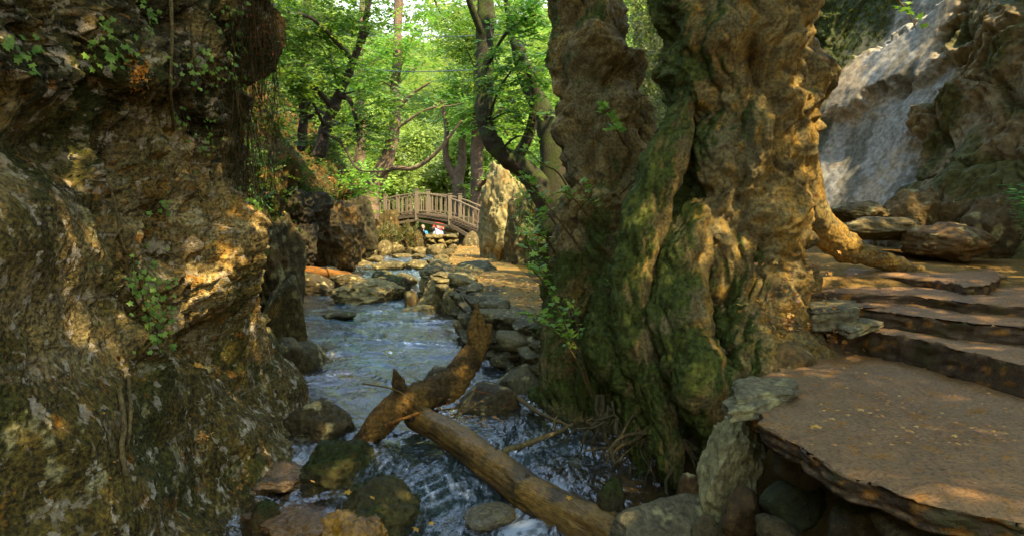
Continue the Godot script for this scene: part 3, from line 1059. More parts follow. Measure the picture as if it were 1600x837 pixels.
func build_right_rock() -> void:
	var plan := [Vector3(0.6, 0, -15.5), Vector3(1.9, 0, -12.5), Vector3(2.9, 0, -10.3), Vector3(3.7, 0, -9.0), Vector3(4.25, 0, -7.8), Vector3(4.55, 0, -6.4), Vector3(4.75, 0, -4.6), Vector3(5.0, 0, -2.0), Vector3(5.6, 0, 2.0)]
	var counts := [10, 24, 60, 70, 80, 70, 24, 10]
	var line: Array[Vector3] = []
	for k in counts.size():
		for i in counts[k]:
			line.append(spline(plan, k + float(i) / counts[k]))
	line.append(plan[-1])
	var nu := line.size()
	var rows := 220
	var cap := 20
	var p := PackedVector3Array()
	p.resize(nu * (rows + cap))
	for j in rows + cap:
		for i in nu:
			var a := line[maxi(i - 1, 0)]
			var b := line[mini(i + 1, nu - 1)]
			var out := (b - a).cross(Vector3.UP).normalized()   # towards the path, on the left
			var y := lerpf(0.5, 4.6, minf(float(j) / rows, 1.0))
			var off := -(y - 1.0) * 0.30 - maxf(y - 1.0, 0.0) * 0.10 * sm(-6.5, -9.0, line[i].z)
			if j >= rows:
				var t := float(j - rows + 1) / cap
				y += 2.2 * t
				off -= 6.0 * t * t
			p[j * nu + i] = line[i] + out * off + Vector3.UP * y
	var seam := [at(1255, 222, 9.2), at(1330, 120, 9.0), at(1395, 45, 8.9), at(1420, -30, 9.0)]
	var seam2 := [at(1310, 240, 8.9), at(1360, 170, 8.9), at(1430, 110, 8.8), at(1480, 85, 8.7)]
	var scoop := [at(1300, 205, 8.9), at(1302, 245, 8.9), at(1318, 258, 8.9)]
	var root1 := [at(1535, 130, 8.2), at(1520, 220, 8.2), at(1512, 300, 8.1), at(1525, 345, 8.0)]
	var edge_a := at(1510, -20, 8.6)
	var edge_b := at(1395, 330, 8.4)
	var side := (edge_b - edge_a).normalized()
	var pale := func(q: Vector3) -> float:   # one clean slab of the wall, left of a slanting edge
		var d := q - edge_a
		var t := d.dot(side)
		var x: float = (d - side * t).dot(Vector3(0.45, 0, 0.85).normalized())
		return sm(0.18, -0.12, x + 0.22 * soft.get_noise_3dv(q * 1.6) + 0.12 * fbm.get_noise_3dv(q * 5.0)) * sm(-10.8, -9.9, q.z)
	var lumps := []
	for q in [[1440, 215, 8.0, .5, -.22], [1490, 300, 7.9, .35, -.2], [1555, 300, 7.6, .5, .16], [1490, 245, 8.0, .25, .14], [1540, 180, 7.9, .5, .12], [1450, 320, 8.0, .3, .16], [1580, 100, 7.6, .6, .12]]:
		lumps.append([at(q[0], q[1], q[2]), q[3], q[4]])
	var disp := func(q: Vector3, n: Vector3) -> float:
		var m: float = pale.call(q)
		var h := soft.get_noise_3dv(q * 0.7 + Vector3(3, 3, 3)) * 0.22 * (1.0 - 0.7 * m)
		for k in lumps:
			var d: float = q.distance_squared_to(k[0]) / (k[1] * k[1])
			h += k[2] * exp(-d * 1.3)
		var w := q + Vector3(soft.get_noise_3dv(q * 1.1), soft.get_noise_3dv(q * 1.1 + Vector3(8, 0, 0)), soft.get_noise_3dv(q + Vector3(0, 8, 0))) * 0.4
		var s := w * 1.25
		h += (1.0 - m) * (cell_value.get_noise_3dv(s) * 0.07 - 0.07 * (1.0 - sm(0.0, 0.12, cell_edge.get_noise_3dv(s) + 1.0)) + ridge.get_noise_3dv(w * Vector3(2.0, 1.2, 2.0)) * 0.08 + ridge.get_noise_3dv(w * 6.0) * 0.03)
		h += 0.10 * sm(0.16, -0.02, near_line(q, seam)) * m - 0.13 * exp(-pow(near_line(q, seam2) / 0.07, 2.0)) - 0.14 * exp(-pow(near_line(q, scoop) / 0.10, 2.0))
		h += fbm.get_noise_3dv(q * Vector3(2.6, 1.4, 2.6)) * 0.05 * (1.2 - m * 0.8) + fbm.get_noise_3dv(q * 9.0) * (0.018 - 0.013 * m)
		h += ridge.get_noise_3dv(Vector3(q.x * 2.0 - q.y * 1.2, q.z * 2.0, 1.0)) * 0.010 * m
		var jag := 0.06 * soft.get_noise_3dv(q * 1.6) + 0.04 * fbm.get_noise_3dv(q * 7.0)
		h -= 0.24 * sm(-0.02, 0.05, (q - at(1330, 120, 9.0)).dot(Vector3(-0.64, 0.70, 0.1)) + jag) * sm(-8.3, -8.7, q.z)
		h -= 0.16 * sm(0.04, -0.03, (q - at(1380, 150, 8.8)).dot(Vector3(-0.60, 0.78, 0.1)) + jag) * m
		h += 0.09 * exp(-pow(near_line(q, root1) / 0.05, 2.0))
		return h
	var col := func(q: Vector3, n: Vector3, h: float) -> Color:
		var m: float = pale.call(q)
		var b := fbm.get_noise_3dv(q * 5.0)
		var e := fbm.get_noise_3dv(q * 19.0)
		var a := soft.get_noise_3dv(q * 0.9)
		var c := Color(0.30, 0.235, 0.13) * (1.0 + 0.5 * b + 0.4 * e)
		c = c.lerp(Color(0.12, 0.12, 0.038) * (1.0 + 0.8 * e), sm(-0.15, 0.25, soft.get_noise_3dv(q * 1.5) + 0.5 * b + 0.3 * n.y - 0.05))
		var g := Color(0.47, 0.46, 0.45) * (1.0 + 0.2 * b + 0.12 * e)
		g = g.lerp(Color(0.58, 0.44, 0.28), sm(0.1, 0.45, a + 0.6 * b) * 0.6)
		g = g.lerp(Color(0.16, 0.15, 0.11), sm(0.2, 0.42, soft.get_noise_3dv(Vector3(q.x * 2.4 - q.y, q.y * 0.8, q.z * 2.4)) + 0.5 * b) * 0.7)
		c = c.lerp(g, m)
		# the back of the slab, above the slanting seam, is moss
		var up := sm(-0.02, 0.10, (q - at(1330, 120, 9.0)).dot(Vector3(-0.64, 0.62, 0.0)) + 0.15 * b) * sm(-8.2, -8.6, q.z)
		c = c.lerp(Color(0.065, 0.085, 0.018) * (1.0 + 0.8 * e), up * sm(-0.5, -0.1, b + a * 0.3 + 0.1) * 0.95)
		c = c.lerp(Color(0.36, 0.22, 0.10), exp(-pow(near_line(q, root1) / 0.05, 2.0)) * 0.8)
		if q.z < -9.8:   # hung with ivy behind the trunks
			c = c.lerp(Color(0.06, 0.08, 0.02), 0.7)
		c.a = 1.0
		return c
	var acc := Acc.new()
	skin(acc, p, nu, rows + cap, false, disp, col)
	var o := whole("cliff", acc.mesh(), M.pale, "pale grey leaning rock face with a mossy brown flank beside the steps", "cliff")
	o.set_meta("kind", "structure")
	moss_on(o, acc, 0.25, 0.035, 46)

var hill_line := [Vector3(-3.3, 0, -7.2), Vector3(-3.9, 0, -9.5), Vector3(-4.5, 0, -12.5), Vector3(-4.95, 0, -16.0), Vector3(-5.2, 0, -20.0), Vector3(-5.35, 0, -24.0), Vector3(-5.7, 0, -28.0), Vector3(-6.6, 0, -33.0), Vector3(-9.0, 0, -40.0), Vector3(-14.0, 0, -48.0)]

func hill_point(t: float, y: float) -> Vector3:
	var p: Vector3 = spline(hill_line, t)
	var q: Vector3 = spline(hill_line, minf(t + 0.05, hill_line.size() - 1.0))
	var o: Vector3 = spline(hill_line, maxf(t - 0.05, 0.0))
	var out := (q - o).cross(Vector3.UP).normalized()
	var off := -maxf(y - 2.1, 0.0) * 0.62 - maxf(y - 5.5, 0.0) * 0.9 - maxf(y - 0.3, 0.0) * 0.08
	return p + out * off + Vector3.UP * y

func hill_push(q: Vector3) -> float:
	var rocky := sm(2.7, 1.8, q.y + 0.7 * soft.get_noise_3dv(q * 0.5))
	var w := q + Vector3(soft.get_noise_3dv(q * 0.8), soft.get_noise_3dv(q * 0.8 + Vector3(8, 0, 0)), soft.get_noise_3dv(q * 0.8 + Vector3(0, 8, 0))) * 0.5
	var s := w * Vector3(0.8, 0.7, 0.62)
	var h := soft.get_noise_3dv(q * 0.35) * 0.55
	h += rocky * (cell_value.get_noise_3dv(s) * 0.30 - 0.25 * (1.0 - sm(0.0, 0.2, cell_edge.get_noise_3dv(s) + 1.0)))
	return h + ridge.get_noise_3dv(w * 1.2) * 0.12 + fbm.get_noise_3dv(q * 3.0) * 0.07 + fbm.get_noise_3dv(q * 10.0) * 0.02

func build_hillside() -> void:
	var nu := 420
	var nv := 190
	var p := PackedVector3Array()
	p.resize(nu * nv)
	for j in nv:
		var y := -0.4 + 14.0 * pow(float(j) / (nv - 1), 1.7)
		for i in nu:
			p[j * nu + i] = hill_point((hill_line.size() - 1.0) * i / (nu - 1.0), y)
	var acc := Acc.new()
	skin(acc, p, nu, nv, false, func(q, _n): return hill_push(q),
		func(q: Vector3, n: Vector3, _h):
			var b := fbm.get_noise_3dv(q * 2.5)
			var e := fbm.get_noise_3dv(q * 9.0)
			var c := Color(0.075, 0.058, 0.033) * (1.0 + 0.5 * b + 0.4 * e)
			c = c.lerp(Color(0.19, 0.125, 0.065), sm(0.3, 0.55, soft.get_noise_3dv(q * 1.1) + 0.4 * b))
			c = c.lerp(Color(0.045, 0.05, 0.015), sm(-0.1, 0.25, soft.get_noise_3dv(q * 0.9 + Vector3(5, 5, 5)) + 0.4 * b))
			var litter := sm(1.9, 2.6, q.y + 0.6 * soft.get_noise_3dv(q * 0.7))
			c = c.lerp(Color(0.15, 0.085, 0.038) * (1.0 + 0.8 * e), litter * sm(-0.2, 0.3, e + 0.4 * b))
			c.a = 1.0
			return c)
	var o := whole("hillside", acc.mesh(), M.soil, "steep wooded slope with bare rock at its foot left of the stream", "hillside")
	o.set_meta("kind", "structure")

# ---------------------------------------------------------------- the two old plane trees
func bark_warp(q: Vector3) -> Vector3:
	return q + Vector3(soft.get_noise_3dv(q * 1.5), soft.get_noise_3dv(q * 1.5 + Vector3(6, 0, 0)), soft.get_noise_3dv(q * 1.5 + Vector3(0, 6, 0))) * 0.20 + Vector3(soft.get_noise_3dv(q * 6.0), soft.get_noise_3dv(q * 6.0 + Vector3(6, 0, 0)), 0) * 0.045

func gnarl(q: Vector3, lump: float) -> float:
	var w := bark_warp(q)
	var f := cell_dist.get_noise_3dv(w * Vector3(3.0, 2.0, 3.0)) + 1.0
	var h := 0.03 * lump + (0.26 - f * f) * 0.24 * lump
	h -= ridge.get_noise_3dv(Vector3(w.x * 2.1, w.y * 0.26, w.z * 2.1)) * 0.085 * lump      # rounded folds, creased between
	# knobs stacked in columns with creases between them, and smaller ones on those
	f = cell_dist.get_noise_3dv(w * Vector3(7.0, 5.0, 7.0)) + 1.0
	h += (0.26 - f * f) * 0.095 * (0.75 + 0.5 * soft.get_noise_3dv(q * 1.3))
	f = cell_dist.get_noise_3dv(w * Vector3(19.0, 15.0, 19.0) + Vector3(4, 4, 4)) + 1.0
	h += (0.26 - f * f) * 0.030
	h -= ridge.get_noise_3dv(Vector3(w.x * 6.0, w.y * 11.0, w.z * 6.0)) * 0.007
	return (h + fbm.get_noise_3dv(q * 17.0) * 0.007 + ridge.get_noise_3dv(q * 20.0) * 0.004) * (0.35 + 0.65 * lump)

func bark_color(q: Vector3, n: Vector3, moss: float, gold: float) -> Color:
	var a := fbm.get_noise_3dv(q * 1.9 + Vector3(40, 0, 0))
	var b := fbm.get_noise_3dv(q * 7.0)
	var e := fbm.get_noise_3dv(q * 24.0)
	var c := Color(0.35, 0.255, 0.135) * (1.0 + 0.4 * a + 0.4 * b + 0.3 * e)
	# flakes of older and younger bark
	var w0 := bark_warp(q)
	c *= 1.0 + 0.30 * cell_value.get_noise_3dv(w0 * Vector3(7.0, 5.0, 7.0)) + 0.28 * cell_value.get_noise_3dv(w0 * Vector3(19.0, 15.0, 19.0) + Vector3(4, 4, 4))
	c = c.lerp(Color(0.26, 0.21, 0.135) * (1.0 + 0.4 * e), sm(-0.05, 0.35, soft.get_noise_3dv(q * 1.6 + Vector3(0, 30, 0)) + 0.3 * b))
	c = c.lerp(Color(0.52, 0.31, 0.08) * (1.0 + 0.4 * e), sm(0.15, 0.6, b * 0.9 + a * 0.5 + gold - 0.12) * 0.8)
	c = c.lerp(Color(0.42, 0.34, 0.22), sm(0.42, 0.6, soft.get_noise_3dv(q * 6.0) + 0.5 * e) * 0.5)
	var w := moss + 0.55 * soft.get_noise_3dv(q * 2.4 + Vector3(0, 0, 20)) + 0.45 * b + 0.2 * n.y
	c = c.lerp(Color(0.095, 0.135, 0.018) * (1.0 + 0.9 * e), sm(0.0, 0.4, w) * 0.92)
	c.a = 1.0
	return c

func build_big_tree() -> void:
	var root := thing("plane_tree", "huge gnarled old plane tree with golden brown knobbly bark beside the stone steps", "tree")
	var lump := 1.0
	var burl := [[at(1280, 110, 5.3), .26, .20], [at(1205, 55, 4.8), .22, .16], [at(1120, 60, 4.8), .22, .12], [at(1180, 90, 4.72), .20, -.14], [at(1265, 230, 5.3), .18, .08], [at(1150, 250, 4.7), .25, .04], [at(1225, 345, 4.8), .16, .05], [at(1110, 560, 4.6), .26, .10]]
	var disp := func(q: Vector3, n: Vector3) -> float:
		var h := gnarl(q, 1.0)
		for k in burl:
			var d: float = q.distance_squared_to(k[0]) / (k[1] * k[1])
			if d < 5.0:
				h += k[2] * exp(-d * 1.5)
		return h
	var col := func(q: Vector3, n: Vector3, h: float) -> Color:
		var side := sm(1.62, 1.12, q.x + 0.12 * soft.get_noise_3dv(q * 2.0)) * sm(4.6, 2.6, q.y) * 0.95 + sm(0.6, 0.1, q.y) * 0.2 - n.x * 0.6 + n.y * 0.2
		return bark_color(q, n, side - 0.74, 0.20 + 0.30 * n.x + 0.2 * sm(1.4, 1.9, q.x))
	var acc := Acc.new()
	tube(acc, [[at(1160, 840, 5.3), .56], [at(1155, 690, 5.3), .53], [at(1150, 560, 5.28), .47], [at(1150, 430, 5.25), .475], [at(1154, 300, 5.25), .465], [at(1158, 170, 5.25), .475], [at(1152, 50, 5.25), .51], [at(1146, -60, 5.25), .52], [at(1150, -350, 5.3), .45], [at(1190, -900, 5.4), .36]], 320, 460, disp, col, false)
	part("trunk", acc.mesh(), M.bark, root)
	moss_on(root, acc, 0.16, 0.019, 42)
	# buttresses and roots that the trunk stands on
	for r in [
		[[at(1075, 150, 5.1), .10], [at(1035, 265, 4.98), .15], [at(1005, 370, 4.9), .165], [at(990, 470, 4.85), .15], [at(1015, 580, 4.72), .13], [at(1038, 680, 4.6), .11], [at(1050, 760, 4.5), .06]],
		[[at(1090, 330, 4.95), .12], [at(1062, 430, 4.75), .17], [at(1068, 530, 4.62), .19], [at(1100, 600, 4.5), .21], [at(1118, 680, 4.45), .15], [at(1120, 740, 4.4), .08]],
		[[at(1225, 190, 5.3), .15], [at(1248, 290, 5.3), .17], [at(1275, 345, 5.4), .14], [at(1325, 388, 5.55), .105], [at(1385, 408, 5.75), .07], [at(1440, 422, 5.9), .03]],
		[[at(1190, 420, 4.95), .10], [at(1215, 490, 4.72), .15], [at(1250, 540, 4.62), .14], [at(1290, 575, 4.6), .09], [at(1320, 590, 4.6), .04]],
		[[at(1150, 500, 4.75), .16], [at(1180, 560, 4.5), .17], [at(1215, 600, 4.35), .10], [at(1235, 625, 4.3), .05]],
		[[at(955, 470, 5.2), .08], [at(950, 540, 5.1), .15], [at(985, 610, 4.95), .16], [at(1000, 680, 4.8), .10], [at(1005, 740, 4.7), .05]],
	]:
		var a := Acc.new()
		tube(a, r, 110, 150, func(q, n): return gnarl(q, 0.22 if q.x > 2.05 else 0.55), col)
		part("root", a.mesh(), M.bark, root)
		moss_on(root, a, 0.30, 0.019, 43)
	# a tangle of bared roots under the bank
	var g := RandomNumberGenerator.new()
	g.seed = 77
	for k in 46:
		var x := g.randf_range(935, 1075)
		var y := 640.0 + (x - 935.0) * 0.45 + g.randf_range(-25, 20)
		var d := 4.95 - (x - 935.0) * 0.0028
		var pts := []
		var p := at(x, y, d)
		var dirn := Vector3(g.randf_range(-1, 1), g.randf_range(-1.2, 0.1), g.randf_range(-.2, .5)).normalized()
		var r0 := g.randf_range(.006, .018)
		for i in 6:
			pts.append([p, r0 * (1.0 - i * 0.11)])
			dirn = (dirn + Vector3(g.randf_range(-1, 1), g.randf_range(-1, .6), g.randf_range(-.5, .5)) * 0.7).normalized()
			p += dirn * 0.085
		var a := Acc.new()
		tube(a, pts, 9, 26, func(q, n): return fbm.get_noise_3dv(q * 20.0) * 0.004, func(q, n, h): return bark_color(q, n, -0.75, -0.3) * 0.55)
		part("fine_root", a.mesh(), M.bark, root)
	crown_over(root, at(1150, -900, 5.4), [[Vector3(2.6, 7.6, -3.2), Vector3(2.6, .9, 2.2)], [Vector3(4.6, 8.4, -5.2), Vector3(2.6, 1.0, 2.4)], [Vector3(0.6, 8.6, -4.2), Vector3(2.2, .9, 2.4)], [Vector3(3.8, 7.4, -0.4), Vector3(2.6, .8, 2.4)], [Vector3(6.4, 9.2, -2.4), Vector3(2.4, 1.0, 2.8)], [Vector3(5.2, 8.3, 1.4), Vector3(2.8, .9, 2.4)], [Vector3(1.2, 8.2, -0.9), Vector3(2.6, .9, 2.2)], [Vector3(0.8, 8.0, 1.4), Vector3(2.6, .8, 2.0)]], 460)  # three final clumps are unseen, put over the slab and cliff to block sun

func build_second_tree() -> void:
	var root := thing("plane_tree", "mossy leaning old plane tree with a hollow knot left of the huge trunk", "tree")
	var burl := [[at(985, 185, 6.05), .20, .14], [at(1000, 250, 6.2), .18, .10], [at(985, 178, 5.95), .055, -.16], [at(935, 175, 6.0), .10, -.10], [at(878, 200, 6.3), .16, .10], [at(900, 90, 6.2), .22, .10], [at(955, 90, 6.2), .18, .08], [at(930, 40, 6.2), .2, .08], [at(880, 560, 5.9), .3, .06]]
	var disp := func(q: Vector3, n: Vector3) -> float:
		var h := gnarl(q, 1.0)
		for k in burl:
			var d: float = q.distance_squared_to(k[0]) / (k[1] * k[1])
			if d < 5.0:
				h += k[2] * exp(-d * 1.5)
		return h
	var col := func(q: Vector3, n: Vector3, h: float) -> Color:
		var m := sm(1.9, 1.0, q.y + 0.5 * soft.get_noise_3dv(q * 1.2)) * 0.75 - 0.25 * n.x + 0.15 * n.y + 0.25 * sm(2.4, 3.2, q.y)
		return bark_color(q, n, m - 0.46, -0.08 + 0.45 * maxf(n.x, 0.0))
	var acc := Acc.new()
	tube(acc, [[at(935, 760, 6.0), .56], [at(932, 640, 6.1), .47], [at(925, 540, 6.25), .42], [at(926, 440, 6.35), .385], [at(938, 330, 6.4), .375], [at(942, 230, 6.45), .36], [at(932, 120, 6.5), .335], [at(912, 10, 6.55), .30], [at(885, -160, 6.6), .27], [at(850, -700, 6.8), .22]], 260, 400, disp, col, false)
	part("trunk", acc.mesh(), M.bark, root)
	moss_on(root, acc, 0.14, 0.022, 44)
	for r in [
		[[at(900, 380, 6.2), .10], [at(880, 470, 6.05), .15], [at(875, 560, 5.9), .16], [at(895, 640, 5.75), .12], [at(925, 690, 5.6), .06]],
		[[at(950, 420, 6.1), .12], [at(945, 510, 5.85), .17], [at(935, 590, 5.65), .17], [at(950, 660, 5.5), .12], [at(975, 710, 5.4), .06]],
		[[at(1000, 160, 6.35), .10], [at(1012, 240, 6.3), .10], [at(1006, 330, 6.2), .11], [at(1000, 420, 6.1), .12]],
	]:
		var a := Acc.new()
		tube(a, r, 90, 120, func(q, n): return gnarl(q, 0.5), col)
		part("root", a.mesh(), M.bark, root)
		moss_on(root, a, 0.30, 0.022, 45)
	crown_over(root, at(850, -700, 6.8), [[Vector3(-1.4, 8.2, -5.4), Vector3(1.9, .8, 2.2)], [Vector3(0.6, 7.0, -8.2), Vector3(1.8, .8, 1.6)], [Vector3(2.4, 9.4, -7.4), Vector3(2.2, .9, 2.2)]], 360)

# leaves high overhead: limbs to each clump, and the clumps
func crown_over(root: Node3D, from: Vector3, clumps: Array, count: int) -> void:
	var where := []
	var tint := PackedColorArray()
	for k in clumps:
		var acc := Acc.new()
		var c: Vector3 = k[0]
		var mid := from.lerp(c, 0.5) + Vector3(0, 0.5, 0)
		plain_tube(acc, [[from, .16], [mid, .11], [c, .05]], 10, 14, Color(0.17, 0.13, 0.08))
		part("branch", acc.mesh(), M.far_bark, root)
		for i in count:
			var q := Vector3(rng.randfn(), rng.randfn() * 0.8, rng.randfn()) * 0.55
			var p: Vector3 = c + q * k[1]
			if lit_gap(p):
				continue
			where.append(Transform3D(leaf_frame(rng, rng.randf_range(0.9, 1.5), 0.5), p))
			tint.append(Color(0.10, 0.19, 0.025) * rng.randf_range(0.7, 1.4))
	many("crown", M.spray_mesh, M.leaf, where, tint, root)

# ---------------------------------------------------------------- trees of the wood behind
# trunk and limbs as control points, leaf clumps as [middle, half extents, how many twigs]
func wood_tree(label: String, trunk: Array, limbs: Array, clumps: Array, tone: Color, bark: Color, twig := 1.0, moss := -1.0, called := "forest_tree", mesh_key := "spray_mesh", group := "") -> Node3D:
	var root := thing(called, label, "tree", Vector3.ZERO, group)
	var col := func(q: Vector3, n: Vector3, h: float) -> Color:
		var b := fbm.get_noise_3dv(q * 5.0)
		var c := bark * (1.0 + 0.55 * b + 0.3 * fbm.get_noise_3dv(q * 1.3))
		if moss > -1.0:
			c = c.lerp(Color(0.06, 0.085, 0.015) * (1.0 + b), sm(-0.1, 0.3, moss + 0.6 * b + 0.3 * n.y))
		c.a = 1.0
		return c
	var disp := func(q: Vector3, n: Vector3) -> float:
		return fbm.get_noise_3dv(q * 1.7) * 0.05 + fbm.get_noise_3dv(q * 5.0) * 0.025 + ridge.get_noise_3dv(q * Vector3(6, 1.5, 6)) * 0.014
	var acc := Acc.new()
	tube(acc, trunk, 26, 18 * trunk.size(), disp, col, false)
	part("trunk", acc.mesh(), M.far_bark, root)
	for l in limbs:
		var a := Acc.new()
		tube(a, l, 9, 8 * l.size(), func(_p, _n): return 0.0, col)
		part("branch", a.mesh(), M.far_bark, root)
	var where := []
	var tint := PackedColorArray()
	for k in clumps:
		var c: Vector3 = k[0]
		# a bough from the nearest part of the trunk
		var best := 1e9
		var from: Vector3 = trunk[-1][0]
		for t in trunk:
			var e: float = t[0].distance_to(c) + maxf(t[0].y - c.y, 0.0) * 2.0
			if e < best:
				best = e
				from = t[0]
		var a := Acc.new()
		var thick: float = clampf(0.008 * from.distance_to(c) + 0.012, .012, .07) * sqrt(twig)
		tube(a, [[from, thick * 1.5], [from.lerp(c, 0.55) + Vector3(0, 0.10 * from.distance_to(c), 0), thick], [c, thick * 0.5], [c + (c - from).normalized() * k[1].x * 0.7 - Vector3(0, 0.1, 0), thick * 0.2]], 7, 18, func(q, _n): return fbm.get_noise_3dv(q * 3.0) * thick * 0.8, col)
		part("bough", a.mesh(), M.far_bark, root)
		var shade := rng.randf_range(0.6, 1.25)
		for i in int(k[2]):
			var u := Vector3(rng.randfn(), rng.randfn(), rng.randfn()) * 0.5
			var layer := roundf(u.y * 3.0) / 3.0 * 0.7 + u.y * 0.3
			u.y = layer
			var p: Vector3 = c + u * k[1]
			if lit_gap(p):
				continue
			where.append(Transform3D(leaf_frame(rng, twig * rng.randf_range(0.75, 1.3), 0.42), p))
			var v := rng.randf_range(0.72, 1.3) * shade
			var t := tone * v
			if rng.randf() < 0.25:
				t = t.lerp(Color(0.30, 0.40, 0.05), 0.5)
			tint.append(t)
	if where.size():
		many("crown", M[mesh_key], M.leaf, where, tint, root)
	return root

func clump(px: float, py: float, d: float, rx: float, ry: float, count: int, deep := 1.0) -> Array:
	return [at(px, py, d), Vector3(rx * d / F, ry * d / F, rx * d / F * deep), count]

func build_wood() -> void:
	var tan := Color(0.30, 0.21, 0.12)
	var dark := Color(0.10, 0.075, 0.045)
	var fresh := Color(0.155, 0.34, 0.045)
	var mid := Color(0.15, 0.29, 0.035)
	var sunny := Color(0.33, 0.47, 0.10)
	wood_tree("mossy tree whose trunk bends out over the path and turns upright", [[at(905, 430, 13.2), .42], [at(866, 325, 13.0), .28], [at(822, 268, 12.8), .19], [at(780, 238, 12.6), .155], [at(759, 195, 12.5), .135], [at(757, 110, 12.5), .14], [at(759, 20, 12.5), .15], [at(756, -120, 12.5), .12]],
		[[[at(758, 60, 12.5), .07], [at(744, 30, 12.3), .06], [at(730, -10, 12.1), .05], [at(724, -60, 12), .04]], [[at(800, 262, 12.8), .10], [at(830, 200, 12.6), .09], [at(835, 130, 12.4), .08], [at(800, 60, 12.2), .06], [at(790, -30, 12), .04]], [[at(862, 360, 13), .30], [at(868, 250, 13.0), .27], [at(850, 180, 13.1), .20], [at(818, 110, 13.1), .14], [at(800, 20, 13), .09]]],
		[clump(800, 110, 11.6, 50, 45, 90), clump(822, 30, 11.0, 48, 40, 90), clump(828, 215, 11.5, 34, 34, 50), clump(800, 175, 12.4, 34, 24, 40), clump(845, 130, 13.5, 40, 60, 90)],
		fresh, Color(0.10, 0.08, 0.05), 0.72, 0.12, "forest_tree")
	wood_tree("tan slender tree with a curved foot left of the wooden bridge", [[at(572, 340, 24), .40], [at(580, 295, 24), .30], [at(602, 255, 24), .24], [at(615, 205, 24), .19], [at(618, 140, 24), .16], [at(621, 60, 24), .14], [at(624, -50, 24), .10]],
		[[[at(585, 285, 24), .09], [at(610, 264, 23.6), .08], [at(648, 262, 23.2), .07], [at(680, 240, 23), .06], [at(700, 216, 22.8), .05], [at(720, 190, 22.6), .03]], [[at(616, 180, 24), .06], [at(640, 150, 23.7), .05], [at(670, 130, 23.4), .03]]],
		[clump(640, 70, 23, 75, 40, 150), clump(565, 120, 23.5, 55, 45, 120), clump(705, 165, 23, 40, 22, 45), clump(590, 205, 23.5, 48, 34, 80), clump(655, 105, 25, 50, 24, 60), clump(610, 15, 26, 90, 30, 170), clump(690, 25, 30, 85, 34, 190), clump(560, 290, 22.5, 22, 38, 60)],
		fresh, tan, 1.0)
	wood_tree("thin upright tan trunk rising behind the wooded slope", [[at(562, 270, 27), .20], [at(564, 200, 27), .16], [at(563, 140, 27), .14], [at(566, 40, 27), .12], [at(568, -60, 27), .1]], [], [clump(520, 60, 26, 50, 40, 120), clump(540, 170, 27, 45, 35, 90), clump(590, 90, 28, 60, 40, 110)], mid, tan, 1.05)
	wood_tree("tree forking low into two stems just behind the bridge", [[at(718, 345, 37), .38], [at(717, 300, 37), .33], [at(716, 278, 37), .30], [at(722, 250, 37), .22], [at(722, 215, 37), .17], [at(728, 150, 37), .13]],
		[[[at(716, 284, 37), .22], [at(703, 264, 37), .19], [at(696, 240, 37), .16], [at(698, 205, 37), .12], [at(690, 160, 37), .08]]],
		[clump(715, 150, 38, 40, 30, 110), clump(745, 180, 36, 40, 35, 120), clump(735, 110, 38, 55, 40, 140)], fresh, tan * 0.6, 1.5)
	wood_tree("broad brown trunk half hidden by the rock at the right end of the bridge", [[at(746, 350, 35.5), .40], [at(746, 300, 35.5), .32], [at(745, 230, 35.5), .28], [at(748, 120, 35.5), .24], [at(744, -30, 35.5), .28]], [[[at(745, 240, 35.5), .2], [at(770, 190, 35), .14], [at(800, 150, 34.5), .08]]], [clump(775, 160, 34, 48, 40, 120), clump(755, 60, 33, 60, 45, 150), clump(810, 250, 30, 40, 40, 120), clump(715, 60, 34, 55, 40, 120), clump(770, 300, 36, 24, 26, 80)], mid, tan * 0.55, 1.45)
	wood_tree("dark leaning tree on the slope left of the stream", [[at(498, 245, 16.5), .14], [at(508, 200, 16.5), .12], [at(528, 150, 16.5), .105], [at(552, 95, 16.5), .09], [at(570, 40, 16.5), .09], [at(578, -30, 16.5), .07]],
		[[[at(528, 150, 16.5), .06], [at(548, 160, 16.2), .05], [at(560, 215, 15.8), .035], [at(552, 255, 15.6), .02]], [[at(520, 170, 16.5), .06], [at(495, 140, 16), .05], [at(468, 118, 15.4), .03], [at(435, 105, 15), .015]], [[at(505, 205, 16.5), .05], [at(535, 225, 15.8), .035], [at(556, 262, 15.2), .02], [at(590, 268, 14.8), .012], [at(640, 260, 14.6), .008]]],
		[clump(470, 50, 15.5, 55, 42, 120), clump(530, 30, 16, 60, 36, 110), clump(455, 125, 14.5, 36, 30, 60), clump(590, 150, 16, 45, 26, 60), clump(520, 105, 16, 40, 26, 60), clump(560, 200, 16, 26, 26, 40), clump(425, 20, 13.0, 28, 34, 50), [Vector3(-2.2, 8.4, -15.2), Vector3(2.4, .8, 2.8), 300], [Vector3(-3.4, 8.8, -12.0), Vector3(1.8, .8, 2.0), 160]],  # last two clumps, out of view, added to keep sun off the slope rocks
		mid, dark, 0.85)
	wood_tree("dark stem with hanging boughs high on the left slope", [[at(470, 235, 19), .11], [at(474, 180, 19), .10], [at(470, 110, 19), .09], [at(478, 20, 19), .1], [at(480, -60, 19), .08]], [[[at(474, 190, 19), .05], [at(500, 175, 18), .04], [at(530, 195, 17), .02]]], [clump(450, 90, 18, 60, 40, 140), clump(495, 150, 18.5, 45, 34, 100), clump(440, 20, 18, 50, 36, 110), clump(510, 225, 18, 30, 24, 60)], Color(0.14, 0.22, 0.045), dark, 1.0)
